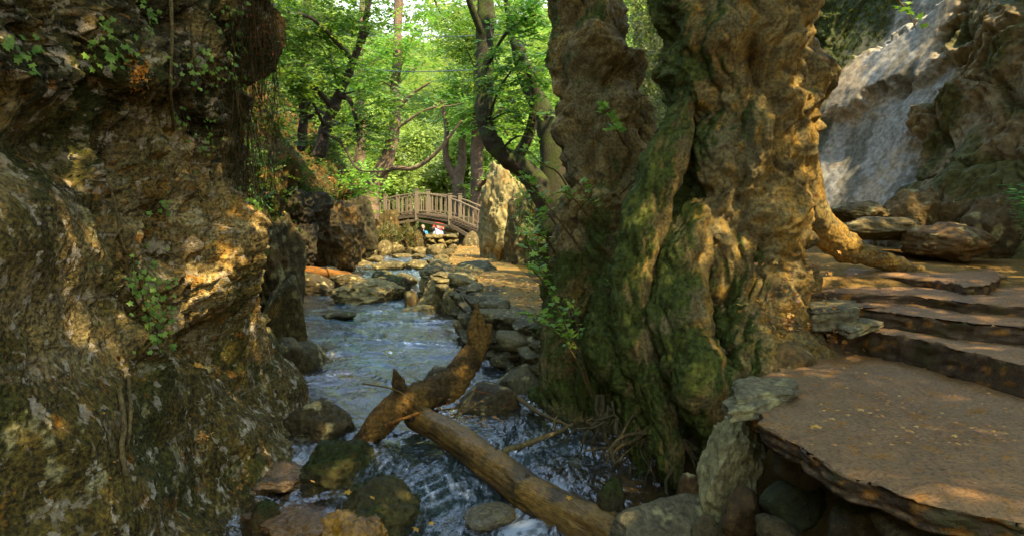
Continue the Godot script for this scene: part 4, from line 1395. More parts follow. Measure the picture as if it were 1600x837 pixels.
	# beyond: one sunlit tree behind another, up the valley
	var far := [
		[640, 330, 47, 620, 240, 60, 50, "sunny bush-like tree filling the gap left under the fork of the stems"], [690, 330, 52, 700, 280, 50, 40, "bright sunlit tree in the middle of the gap above the bridge"], [735, 335, 50, 745, 255, 45, 55, "bright tree seen over the right half of the bridge"],
		[590, 320, 55, 560, 200, 75, 60, "pale green tree behind the curved tan trunk"], [500, 290, 48, 480, 120, 85, 70, "large light green tree over the crest of the left slope"],
		[780, 320, 46, 800, 150, 70, 75, "light green tree seen left of the leaning mossy trunk's limbs"], [550, 290, 60, 530, 60, 80, 60, "tall far tree at the top left of the clearing"], [700, 300, 74, 740, 60, 80, 60, "tallest far tree, lit yellow green under the top edge of the view"],
		[820, 320, 60, 850, 60, 80, 80, "far tree showing between the bent trunk and the mossy leaning plane"], [440, 260, 56, 430, 40, 80, 70, "pale blossoming-looking light tree beside the top of the left cliff"], [610, 330, 44, 600, 285, 40, 34, "low leafy tree at the left end of the bridge"],
		[790, 330, 42, 800, 260, 50, 50, "shaded tree behind the rock outcrop by the path"], [660, 345, 58, 668, 300, 50, 30, "low sunlit thicket tree under the arching branch"], [900, 300, 50, 930, 100, 90, 100, "tree hidden mostly behind the mossy leaning plane"], [1015, 300, 40, 1015, 60, 50, 90, "bright tree in the slit between the two plane trunks"],
	]
	for f in far:
		var d: float = f[2]
		var base := at(f[0], f[1], d)
		base.y = minf(base.y, valley(base.x, base.z)) - 0.3
		var c := at(f[3], f[4], d)
		var rx: float = f[5] * d / F
		var ry: float = f[6] * d / F
		var clumps := []
		for k in 7:
			var a := k * 2.4 + d
			clumps.append([c + Vector3(cos(a) * rx * 0.62, sin(a * 1.7) * ry * 0.62, sin(a) * rx * 0.5), Vector3(rx * 0.55, ry * 0.5, rx * 0.55), 62])
		var top := c + Vector3(0, ry * 0.4, 0)
		wood_tree(f[7], [[base, .035 * ry + .14], [base.lerp(top, 0.35) + Vector3(0.3, 0, 0), .03 * ry + .1], [base.lerp(top, 0.7) - Vector3(0.2, 0, 0), .02 * ry + .07], [top, .04]], [], clumps, Color(0.48, 0.56, 0.20) if f[7].contains("middle of the gap") or f[7].contains("opening up the valley") or f[7].contains("thicket") or f[7].contains("blossoming") else sunny if int(d) % 3 else Color(0.22, 0.38, 0.06), Color(0.24, 0.18, 0.12), d / 26.0, -1.0, "forest_tree", "far_spray")
	# the closed wood further up the valley, one mass from here
	var root := thing("far_wood", "closed pale green wood on the hills far up the valley", "")
	root.set_meta("kind", "stuff")
	var where := []
	var tint := PackedColorArray()
	var acc := Acc.new()
	for k in 34:
		var a := -0.95 + 1.9 * (k % 17) / 16.0 + rng.randf_range(-.03, .03)
		if a > -0.23 and a < -0.06:      # the valley opens here and lets the sky in
			continue
		var d := 92.0 + 34.0 * (k / 17) + rng.randf_range(-6, 6)
		var b := Vector3(sin(a) * d - 4.0, 0, -cos(a) * d)
		b.y = valley(b.x, b.z)
		var h := rng.randf_range(17, 23)
		plain_tube(acc, [[b, .5], [b + Vector3(0.5, h * 0.5, 0), .35], [b + Vector3(0, h, 0), .1]], 8, 16, Color(0.2, 0.16, 0.11))
		for m in 7:
			var u := m * 2.4 + k
			for i in 46:
				where.append(Transform3D(leaf_frame(rng, 4.4 * rng.randf_range(0.75, 1.3), 0.42), b + Vector3(cos(u) * 4.2, h * (0.35 + 0.1 * m), sin(u) * 4.0) + Vector3(rng.randfn() * 2.0, rng.randfn() * 1.6, rng.randfn() * 2.0)))
				tint.append(sunny * rng.randf_range(0.75, 1.3))
	part("trunks", acc.mesh(), M.far_bark, root, "stuff")
	many("crowns", M.far_spray, M.leaf, where, tint, root)

# ---------------------------------------------------------------- stones
func tone(base: Color, moss: float, lichen: float, ochre := 0.0) -> Callable:
	return func(p, n, _h): return stone_color(p, n, base, moss, lichen, ochre)

func slab_color(dust: float) -> Callable:
	return func(p: Vector3, n: Vector3, _h):
		var b := fbm.get_noise_3dv(p * 3.0)
		var e := fbm.get_noise_3dv(p * 14.0)
		var c := Color(0.34, 0.225, 0.115) * (1.0 + 0.28 * b + 0.2 * e)
		c = c.lerp(Color(0.31, 0.225, 0.13), sm(0.0, 0.5, soft.get_noise_3dv(p * 1.5) + 0.3 * e) * 0.7)
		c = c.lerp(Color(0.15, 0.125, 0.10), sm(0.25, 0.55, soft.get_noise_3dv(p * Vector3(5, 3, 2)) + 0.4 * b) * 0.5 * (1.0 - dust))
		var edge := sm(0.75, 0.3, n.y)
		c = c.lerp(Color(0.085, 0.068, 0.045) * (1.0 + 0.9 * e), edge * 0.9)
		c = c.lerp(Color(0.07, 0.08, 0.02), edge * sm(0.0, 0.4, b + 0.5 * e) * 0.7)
		c = c.lerp(Color(0.40, 0.21, 0.04), sm(0.5, 0.62, soft.get_noise_3dv(p * 11.0) + 0.35 * e) * 0.8)
		c.a = 1.0
		return c

func outline(pts: Array, h: float) -> Array:
	var o := []
	for q in pts:
		var p := on_level(q[0], q[1], h)
		o.append(Vector2(p.x, p.z))
	return o

func build_steps() -> void:
	var a := Acc.new()
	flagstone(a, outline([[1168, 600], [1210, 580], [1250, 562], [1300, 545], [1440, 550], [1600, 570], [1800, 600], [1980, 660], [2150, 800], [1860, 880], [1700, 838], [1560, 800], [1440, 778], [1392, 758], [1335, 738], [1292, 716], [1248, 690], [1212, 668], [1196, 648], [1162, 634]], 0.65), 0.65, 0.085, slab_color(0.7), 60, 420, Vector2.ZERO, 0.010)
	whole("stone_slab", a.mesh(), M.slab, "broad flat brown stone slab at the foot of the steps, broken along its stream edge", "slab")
	var spec := [
		[[[1292, 513], [1330, 511], [1380, 517], [1440, 530], [1520, 547], [1600, 566], [1800, 592], [2050, 620], [2050, 530], [1800, 500], [1560, 482], [1400, 470], [1310, 478], [1285, 498]], 0.82, 0.17, "lowest step, a long thick ledge of layered stone with a dark undercut"],
		[[[1298, 482], [1330, 478], [1420, 488], [1530, 502], [1700, 515], [1950, 530], [1950, 470], [1700, 458], [1500, 450], [1380, 448], [1300, 458]], 0.93, 0.12, "second step from the slab, a long pitted stone ledge with a shaded front"],
		[[[1268, 455], [1340, 456], [1420, 460], [1560, 474], [1750, 484], [1900, 490], [1900, 445], [1650, 436], [1500, 430], [1380, 428], [1275, 432]], 1.00, 0.10, "third step, the one whose left end is a squared pale grey block"],
		[[[1312, 432], [1370, 430], [1450, 434], [1510, 446], [1548, 440], [1570, 428], [1520, 412], [1450, 406], [1330, 410]], 1.07, 0.09, "fourth step, a thin dark edged slab below the dirt landing"],
	]
	for s in spec:
		var b := Acc.new()
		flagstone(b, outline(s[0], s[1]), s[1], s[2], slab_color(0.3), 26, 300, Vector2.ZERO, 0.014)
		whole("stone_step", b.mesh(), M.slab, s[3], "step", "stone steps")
	for s in [
		[[[1150, 598], [1175, 590], [1240, 592], [1245, 604], [1225, 614], [1160, 616]], 0.715, 0.03, "thin splintered stone flake, the upper of two on the corner of the slab"],
		[[[1140, 622], [1170, 612], [1228, 610], [1232, 620], [1200, 630], [1150, 634]], 0.685, 0.05, "grey split stone flake under the thinner one on the slab's corner"],
		[[[1268, 462], [1340, 466], [1345, 484], [1270, 484]], 0.94, 0.12, "small squared grey block at the left end of the steps"],
		[[[1300, 500], [1352, 492], [1372, 502], [1330, 514]], 0.86, 0.04, "thin loose stone lying on the left end of the lowest step"],
	]:
		var b := Acc.new()
		flagstone(b, outline(s[0], s[1]), s[1], s[2], tone(Color(0.27, 0.235, 0.19), -0.1, 0.4), 10, 90, Vector2(0.02, 0.0), 0.012)
		whole("flat_stone", b.mesh(), M.stone, s[3], "stone", "loose flat stones by the steps")
	# rocks along the foot of the right wall
	for s in [
		[1335, 330, 7.6, 90, 26, Color(0.21, 0.15, 0.085), "long low brown stone under the tip of the pale rock face"], [1372, 354, 7.0, 120, 26, Color(0.24, 0.185, 0.12), "flat tilted brown stone lying in front of the pale rock face"],
		[1475, 372, 6.6, 125, 40, Color(0.25, 0.155, 0.085), "long reddish brown block at the back of the dirt landing"], [1435, 330, 7.5, 90, 70, Color(0.19, 0.13, 0.07), "rounded brown boulder behind the reddish block"],
		[1560, 345, 6.9, 90, 90, Color(0.14, 0.10, 0.055), "dark boulder at the foot of the mossy flank, right of the reddish block"], [1505, 330, 7.3, 70, 60, Color(0.17, 0.12, 0.065), "dark rounded rock squeezed between two boulders of the mossy flank"],
	]:
		boulder(s[0], s[1], s[2], s[3], s[4], s[5], -0.25, 0.1, s[6], "rocks at the foot of the right wall", 4, 0.8, 20.0, 0.0, "stone", "boulder", 0.10)

# a boulder by its middle and extent in the photograph, at its distance
var boulder_seed := 0
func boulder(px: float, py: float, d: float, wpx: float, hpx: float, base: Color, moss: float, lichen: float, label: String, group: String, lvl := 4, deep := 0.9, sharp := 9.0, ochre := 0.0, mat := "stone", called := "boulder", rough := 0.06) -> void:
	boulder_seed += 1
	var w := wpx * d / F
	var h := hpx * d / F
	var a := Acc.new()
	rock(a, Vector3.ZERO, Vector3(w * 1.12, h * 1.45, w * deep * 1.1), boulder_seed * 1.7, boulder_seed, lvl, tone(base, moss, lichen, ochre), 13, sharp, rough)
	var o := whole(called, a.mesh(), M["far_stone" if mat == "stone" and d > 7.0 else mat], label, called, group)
	o.position = at(px, py, d) - Vector3(0, h * 0.16, 0)
	if moss > 0.3 and d < 6.0:
		moss_on(o, a, 0.16, 0.014, 60 + boulder_seed)

func build_boulders() -> void:
	var grey := Color(0.20, 0.165, 0.115)
	var brown := Color(0.19, 0.125, 0.06)
	var dark := Color(0.085, 0.065, 0.038)
	var near := "boulders of the near rapids"
	boulder(500, 655, 5.5, 112, 78, dark * 1.3, 0.0, 0.25, "rounded dark boulder with pale flecks between the cliff and the driftwood", near, 5, 0.85, 9.0, 0.0, "stone", "boulder", 0.08)
	boulder(524, 738, 4.72, 140, 74, Color(0.10, 0.085, 0.03), 0.75, 0.0, "moss topped rock in the rapids below the round dark boulder", near, 5, 0.8, 10.0, 0.0, "stone", "boulder", 0.11)
	boulder(592, 746, 4.68, 34, 36, Color(0.10, 0.085, 0.03), 0.65, 0.0, "small mossy knob beside the moss topped rock", near, 4, 0.8, 6.0)
	boulder(596, 800, 4.3, 175, 92, Color(0.10, 0.085, 0.03), 0.66, 0.0, "long dark mossy rock in the rapids with yellow leaves on it", near, 5, 0.8, 10.0, 0.0, "stone", "boulder", 0.11)
	boulder(548, 842, 4.0, 125, 70, Color(0.52, 0.25, 0.02), -0.6, 0.0, "wet bright orange stone at the bottom of the rapids", near, 5, 0.9, 9.0, 0.3, "wet", "boulder", 0.09)
	boulder(414, 806, 4.1, 62, 48, Color(0.12, 0.08, 0.03), 0.35, 0.0, "little mossy stone against the foot of the cliff", near, 4, 0.8, 6.0)
	boulder(462, 812, 4.15, 130, 30, Color(0.24, 0.115, 0.04), -0.35, 0.0, "low reddish stone washed by the water left of the orange stone", near, 5, 1.1, 16.0, 0.5, "wet", "boulder", 0.13)
	boulder(440, 744, 4.6, 84, 22, Color(0.20, 0.12, 0.05), -0.3, 0.0, "sunken ochre stone in the white water by the cliff", near, 5, 1.1, 16.0, 0.4, "wet", "boulder", 0.13)
	boulder(765, 800, 4.15, 80, 26, Color(0.20, 0.15, 0.07), -0.5, 0.0, "sunken tan stone under the white water left of the long log", near, 4, 1.3, 4.0, 0.2, "wet")
	boulder(765, 622, 5.95, 118, 62, dark * 1.5, 0.12, 0.25, "dark rock littered with twigs right of the driftwood", near, 4, 0.8)
	boulder(684, 584, 6.6, 36, 26, dark * 1.4, 0.1, 0.1, "small dark stone peeping over the bend of the driftwood", near, 4)
	boulder(826, 588, 6.5, 84, 46, Color(0.15, 0.13, 0.085), 0.1, 0.3, "greenish grey rock at the water's edge under the dry stone wall", near, 4)
	boulder(1048, 818, 3.72, 215, 84, Color(0.235, 0.20, 0.165), -0.35, 0.25, "large smooth grey stone at the end of the long log", near, 5, 0.75, 7.0, 0.0, "stone", "boulder", 0.04)
	boulder(958, 785, 3.9, 44, 66, dark, 0.45, 0.0, "dark mossy lump against the left end of the smooth grey stone", near, 4)
	var under := "stones under the broken slab"
	boulder(1150, 708, 3.78, 132, 132, Color(0.42, 0.37, 0.26), -0.15, 0.45, "pointed pale grey stone wedged under the corner of the slab", under, 5, 0.7, 30.0, 0.0, "stone", "boulder", 0.10)
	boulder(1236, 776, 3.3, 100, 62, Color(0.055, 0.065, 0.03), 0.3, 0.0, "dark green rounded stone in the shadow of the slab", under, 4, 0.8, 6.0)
	boulder(1080, 758, 3.85, 46, 44, Color(0.20, 0.12, 0.06), -0.4, 0.1, "small round brown stone among the bared roots", under, 4, 0.9, 5.0)
	boulder(1160, 792, 3.5, 66, 60, Color(0.16, 0.10, 0.05), -0.4, 0.0, "brown stone between the dark green one and the smooth grey one", under, 4, 0.9, 6.0)
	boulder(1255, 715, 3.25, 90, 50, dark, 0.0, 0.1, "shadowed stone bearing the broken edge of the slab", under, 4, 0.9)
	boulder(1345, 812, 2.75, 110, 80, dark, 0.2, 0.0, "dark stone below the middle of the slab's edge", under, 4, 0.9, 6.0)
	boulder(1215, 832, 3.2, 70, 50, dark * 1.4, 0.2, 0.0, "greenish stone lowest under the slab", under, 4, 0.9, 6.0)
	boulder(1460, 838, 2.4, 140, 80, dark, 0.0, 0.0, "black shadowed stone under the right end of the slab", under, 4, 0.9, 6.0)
	boulder(1105, 830, 3.5, 60, 40, dark * 1.6, 0.1, 0.0, "dark wet cobble beside the smooth grey stone", under, 4, 0.9, 6.0)
	boulder(1240, 560, 4.35, 90, 60, Color(0.20, 0.13, 0.06), 0.0, 0.1, "dull brown rock between the roots and the lowest step", under, 4, 0.9, 8.0, 0.6)
	var left := "stones along the foot of the cliff"
	boulder(447, 505, 7.9, 66, 120, Color(0.17, 0.14, 0.075), 0.12, 0.2, "tall upright rock at the water just behind the cliff's corner", left, 5, 0.8)
	boulder(434, 425, 8.7, 76, 150, Color(0.13, 0.105, 0.06), 0.15, 0.2, "mossy rock filling the corner between the cliff and the wooded slope", left, 5, 0.8, 20.0, 0.2, "stone", "boulder", 0.12)
	boulder(470, 560, 7.5, 80, 50, Color(0.15, 0.125, 0.075), 0.05, 0.2, "low mossy rock reaching into the water from the cliff's corner", left, 4)
	boulder(436, 592, 6.9, 52, 36, Color(0.20, 0.175, 0.125), -0.2, 0.2, "smooth grey cobble below the low mossy rock", left, 4)
	boulder(498, 556, 8.2, 50, 26, dark * 1.5, 0.1, 0.2, "flat dark stone in the shallows off the cliff's corner", left, 4)
	boulder(452, 545, 7.2, 46, 40, Color(0.14, 0.11, 0.07), 0.0, 0.2, "brown stone at the foot of the tall upright rock", left, 4)
	boulder(530, 490, 11.0, 50, 12, dark * 1.6, 0.0, 0.1, "sunken flat stone breaking the surface of the pool", left, 3)
	var midst := "boulders in the middle of the stream"
	boulder(575, 452, 13.6, 118, 40, Color(0.34, 0.265, 0.16), -0.05, 0.2, "broad flat cracked boulder lying across the left half of the stream", midst, 5, 0.9, 8.0, 0.0, "stone", "boulder", 0.09)
	boulder(612, 444, 13.9, 56, 42, Color(0.13, 0.10, 0.055), 0.15, 0.1, "darker domed boulder leaning on the broad flat one", midst, 4, 0.9, 6.0)
	boulder(597, 432, 15.5, 40, 18, Color(0.12, 0.11, 0.05), 0.2, 0.1, "small mossy stone behind the darker domed boulder", midst, 4)
	boulder(690, 460, 12.4, 76, 54, Color(0.34, 0.27, 0.16), -0.05, 0.15, "big rounded tan boulder in the group against the path wall", midst, 5, 0.9, 6.0)
	boulder(660, 487, 11.8, 52, 28, Color(0.34, 0.26, 0.145), -0.15, 0.2, "lowest boulder of the group, half in the water", midst, 4, 0.9, 6.0)
	boulder(722, 468, 11.6, 60, 62, Color(0.28, 0.225, 0.13), 0.02, 0.35, "speckled boulder between the tan one and the path wall", midst, 5, 0.9, 8.0)
	boulder(679, 440, 13.4, 46, 34, Color(0.33, 0.265, 0.165), -0.1, 0.1, "smooth boulder at the back of the group", midst, 4, 0.9, 6.0)
	boulder(716, 438, 12.8, 70, 26, Color(0.31, 0.26, 0.165), -0.1, 0.1, "flat topped boulder behind the speckled one", midst, 4, 0.9, 6.0)
	boulder(640, 466, 12.6, 22, 22, dark * 1.4, 0.0, 0.1, "dark stone at the water side of the boulder group", midst, 3)
	boulder(738, 425, 14.6, 84, 34, Color(0.12, 0.105, 0.055), 0.25, 0.1, "long mossy boulder under the upstream edge of the path", midst, 4)
	boulder(745, 480, 11.0, 40, 44, dark * 1.6, 0.1, 0.2, "mossy stone under the speckled boulder and the wall", midst, 4)
	boulder(672, 497, 11.6, 44, 10, dark * 1.4, 0.0, 0.1, "flat wet stone just under the boulder group", midst, 3)
	for s in [[632, 431, 17, 30, 10, "low stone breaking the cascade right of the mossy one"], [643, 436, 16.4, 26, 10, "dark stone in the water left of the boulder group"], [650, 412, 21, 46, 14, "long stone across the middle cascade"], [690, 415, 20.5, 40, 12, "flat stone near the path in the cascade"], [610, 414, 21, 50, 14, "flat stone in the left half of the cascade"]]:
		boulder(s[0], s[1], s[2], s[3], s[4], Color(0.17, 0.14, 0.09), 0.0, 0.1, s[5], midst, 4, 0.8, 6.0)
	var far := "stones of the far bank below the bridge"
	var names := ["pale", "tan", "grey", "brown", "round", "flat", "angular", "leaning"]
	var spots := [[545, 405, 24, 34, 36, "left of the far pool, largest and nearest the slope"], [563, 400, 25.5, 26, 26, "beside the biggest stone of the far left bank"], [578, 388, 27, 30, 28, "under the left abutment of the bridge"], [598, 388, 27.5, 28, 22, "next to the abutment's foot"], [617, 389, 28, 22, 18, "below the middle of the abutment"], [640, 392, 28.5, 24, 14, "at the right foot of the abutment"], [562, 375, 28, 26, 44, "standing high against the slope by the bridge"], [585, 405, 24.5, 34, 12, "at the lip of the far pool"], [660, 393, 28.5, 26, 14, "in the middle of the far bank"], [682, 390, 28, 34, 18, "below the far wall"], [700, 394, 27, 22, 12, "in front of the far wall, right part"], [707, 388, 28.5, 20, 16, "by the end of the path"], [566, 414, 23, 40, 14, "at the near end of the far left bank"], [690, 402, 25.5, 26, 9, "in the white water by the path"], [628, 399, 26.5, 30, 8, "in the white water below the abutment"], [655, 400, 25.8, 26, 7, "in the middle of the white water"], [738, 376, 27.0, 36, 26, "under the right end of the bridge"]]
	for k in spots.size():
		var s: Array = spots[k]
		boulder(s[0], s[1], s[2], s[3], s[4], Color(0.20, 0.155, 0.095) * (0.8 + 0.06 * (k % 5)), -0.25, 0.1, names[k % 8] + " stone " + s[5], far, 3, 0.9, 6.0)
	# the bare rocks at the foot of the wooded slope
	var slope := "rocks at the foot of the wooded slope"
	boulder(512, 362, 18.6, 104, 74, Color(0.10, 0.072, 0.040), 0.0, 0.0, "brown block of rock with a split face, largest under the slope", slope, 5, 0.8, 26.0, 0.3, "stone", "boulder", 0.13)
	boulder(462, 384, 16.6, 84, 62, Color(0.055, 0.043, 0.026), 0.15, 0.0, "dark rock low beside the split block, nearer the cliff", slope, 5, 0.8, 24.0, 0.0, "stone", "boulder", 0.13)
	boulder(470, 322, 17.2, 80, 60, Color(0.060, 0.046, 0.028), 0.1, 0.0, "dark overhanging rock above the low one, next to the cliff", slope, 5, 0.8, 24.0, 0.0, "stone", "boulder", 0.13)
	boulder(530, 398, 19.4, 60, 44, Color(0.085, 0.062, 0.036), 0.05, 0.0, "brown rock at the foot of the split block", slope, 4, 0.8, 24.0, 0.2, "stone", "boulder", 0.12)
	boulder(555, 345, 20.5, 56, 70, Color(0.065, 0.055, 0.030), 0.2, 0.0, "dark rock right of the split block under hanging leaves", slope, 5, 0.8, 24.0, 0.0, "stone", "boulder", 0.13)
	boulder(535, 395, 20.5, 36, 44, Color(0.12, 0.11, 0.05), 0.25, 0.0, "mossy rock at the right end of the slope's rocks", slope, 4)
	boulder(480, 442, 14.5, 80, 30, dark, 0.05, 0.1, "low dark rock in the water under the orange log", slope, 4)
	boulder(540, 437, 15.5, 60, 22, dark * 1.2, 0.1, 0.1, "low mossy rock right of the orange log", slope, 4)
	boulder(515, 424, 17.5, 40, 16, Color(0.15, 0.12, 0.08), -0.1, 0.1, "brown rock behind the orange log", slope, 3)
	# the outcrop by the path
	var out := "rocks of the outcrop on the path"
	boulder(794, 342, 18.6, 84, 112, Color(0.36, 0.31, 0.22), -0.15, 0.4, "tall grey outcrop standing on the path below the bent mossy trunk", out, 5, 0.9, 26.0, 0.4, "stone", "boulder", 0.16)
	boulder(764, 350, 19.4, 40, 100, Color(0.34, 0.35, 0.31), -0.25, 0.3, "bluish grey slab of rock on the left side of the outcrop", out, 5, 0.9, 14.0, 0.0, "stone", "boulder", 0.09)
	boulder(838, 350, 16.8, 84, 140, Color(0.14, 0.12, 0.07), 0.1, 0.2, "dark rock right of the outcrop, hung with leaves", out, 5, 0.8, 12.0, 0.2, "stone", "boulder", 0.10)
	boulder(781, 388, 17.4, 18, 22, Color(0.50, 0.27, 0.08), -0.6, 0.0, "small stone coloured orange for the sunlight at the foot of the outcrop", out, 4, 0.9, 10.0)  # sunlight on the outcrop put into the colour of two small stones
	boulder(799, 384, 17.3, 16, 30, Color(0.55, 0.46, 0.33), -0.6, 0.0, "wedge of stone coloured pale for the sunlight at the foot of the outcrop", out, 4, 0.9, 10.0)

func build_path() -> void:
	var nu := 60
	var nv := 170
	var p := PackedVector3Array()
	var line := [[-7.6, 1.0], [-9.2, 0.55], [-10.8, 0.45], [-13.5, 0.30], [-16.5, 0.0], [-19.5, -0.55], [-23.0, -1.0], [-27.0, -1.3], [-31.0, -1.5], [-36.0, -1.6]]
	for j in nv:
		var z := -7.6 - 19.5 * pow(j / (nv - 1.0), 1.3)
		var a := table(right_edge, z) + 0.14 + 0.06 * fbm.get_noise_2d(z * 1.4, 3.0)
		var b: float = maxf(table(line, z), a + 0.3)
		for i in nu:
			var x := lerpf(a, b, i / (nu - 1.0))
			var q := Vector3(x, 0, z)
			p.append(Vector3(x, maxf(land(x, z), 0.45) + 0.02 + fbm.get_noise_3dv(q * 2.0) * 0.03 + fbm.get_noise_3dv(q * 8.0) * 0.012 - (0.12 if i == 0 or i == nu - 1 else 0.0), z))
	var acc := Acc.new()
	skin(acc, p, nu, nv, false, func(_p, _n): return 0.0,
		func(q: Vector3, n: Vector3, _h):
			var b := fbm.get_noise_3dv(q * 2.0)
			var c := Color(0.25, 0.185, 0.11) * (1.0 + 0.35 * b + 0.3 * fbm.get_noise_3dv(q * 11.0))
			c = c.lerp(Color(0.36, 0.20, 0.075), sm(0.1, 0.4, soft.get_noise_3dv(q * 1.6) + 0.5 * b) * 0.6)
			c.a = 1.0
			return c)
	var o := whole("path", acc.mesh(), M.soil, "trodden dirt path on top of the dry stone wall, strewn with dead leaves", "path")
	o.set_meta("kind", "structure")

func build_dry_wall() -> void:
	# the dry stone wall that carries the path
	var root := thing("stone_wall", "low dry stone wall of mossy rough stones carrying the path along the stream", "wall")
	var shapes := []
	for k in 10:
		var a := Acc.new()
		rock(a, Vector3.ZERO, Vector3(1, 1, 1), k, k + 400, 3, func(p, n, _h): return stone_color(p, n, Color(0.15, 0.125, 0.075) * (0.7 + 0.09 * k), 0.08 + 0.05 * (k % 4), 0.1), 11, 26.0, 0.09)
		shapes.append(a.mesh())
	var g := RandomNumberGenerator.new()
	g.seed = 5
	var n := 0
	var z := -6.3
	while z > -17.5 and n < 298:
		var x0 := table(right_edge, z)
		var y := -0.08
		var row := 0
		var wide := g.randf_range(0.24, 0.42)
		while y < 0.48:
			var h := g.randf_range(0.085, 0.15)
			var w := wide * g.randf_range(0.8, 1.25)
			var o := part("stone", shapes[g.randi() % 10], M.stone, root)
			var s := Vector3(g.randf_range(0.3, 0.42), h * 1.35, w * 1.2)
			o.transform = Transform3D(Basis(Vector3.UP, g.randf_range(-.35, .35)) * Basis(Vector3(0, 0, 1), g.randf_range(-.14, .14)) * Basis.from_scale(s), Vector3(x0 + 0.02 + (y + 0.1) * 0.10 + g.randf_range(-.04, .05), y + h * 0.5, z + g.randf_range(-.06, .06) + (0.12 if row % 2 else 0.0)))
			y += h * 0.92
			row += 1
			n += 1
		z -= wide
	# flat coping stones along the path's edge
	z = -7.8
	while z > -16.5:
		var w := g.randf_range(0.45, 0.8)
		var o := part("coping_stone", shapes[g.randi() % 10], M.stone, root)
		o.transform = Transform3D(Basis(Vector3.UP, g.randf_range(-.2, .2)) * Basis.from_scale(Vector3(0.5, 0.11, w * 1.15)), Vector3(table(right_edge, z) + 0.17, 0.465, z))
		z -= w

# ---------------------------------------------------------------- wood in the water
func log_color(q: Vector3, n: Vector3, gold: float) -> Color:
	var b := fbm.get_noise_3dv(q * 4.0)
	var e := fbm.get_noise_3dv(q * 15.0)
	var c := Color(0.30, 0.175, 0.06) * (1.0 + 0.4 * b + 0.35 * e)
	c = c.lerp(Color(0.37, 0.215, 0.06), sm(-0.2, 0.4, b + 0.4 * e + gold) * 0.75)
	c = c.lerp(Color(0.075, 0.055, 0.025), sm(0.1, 0.5, soft.get_noise_3dv(q * 3.0) + 0.5 * e - n.y * 0.25) * 0.8)
	c.a = 1.0
	return c

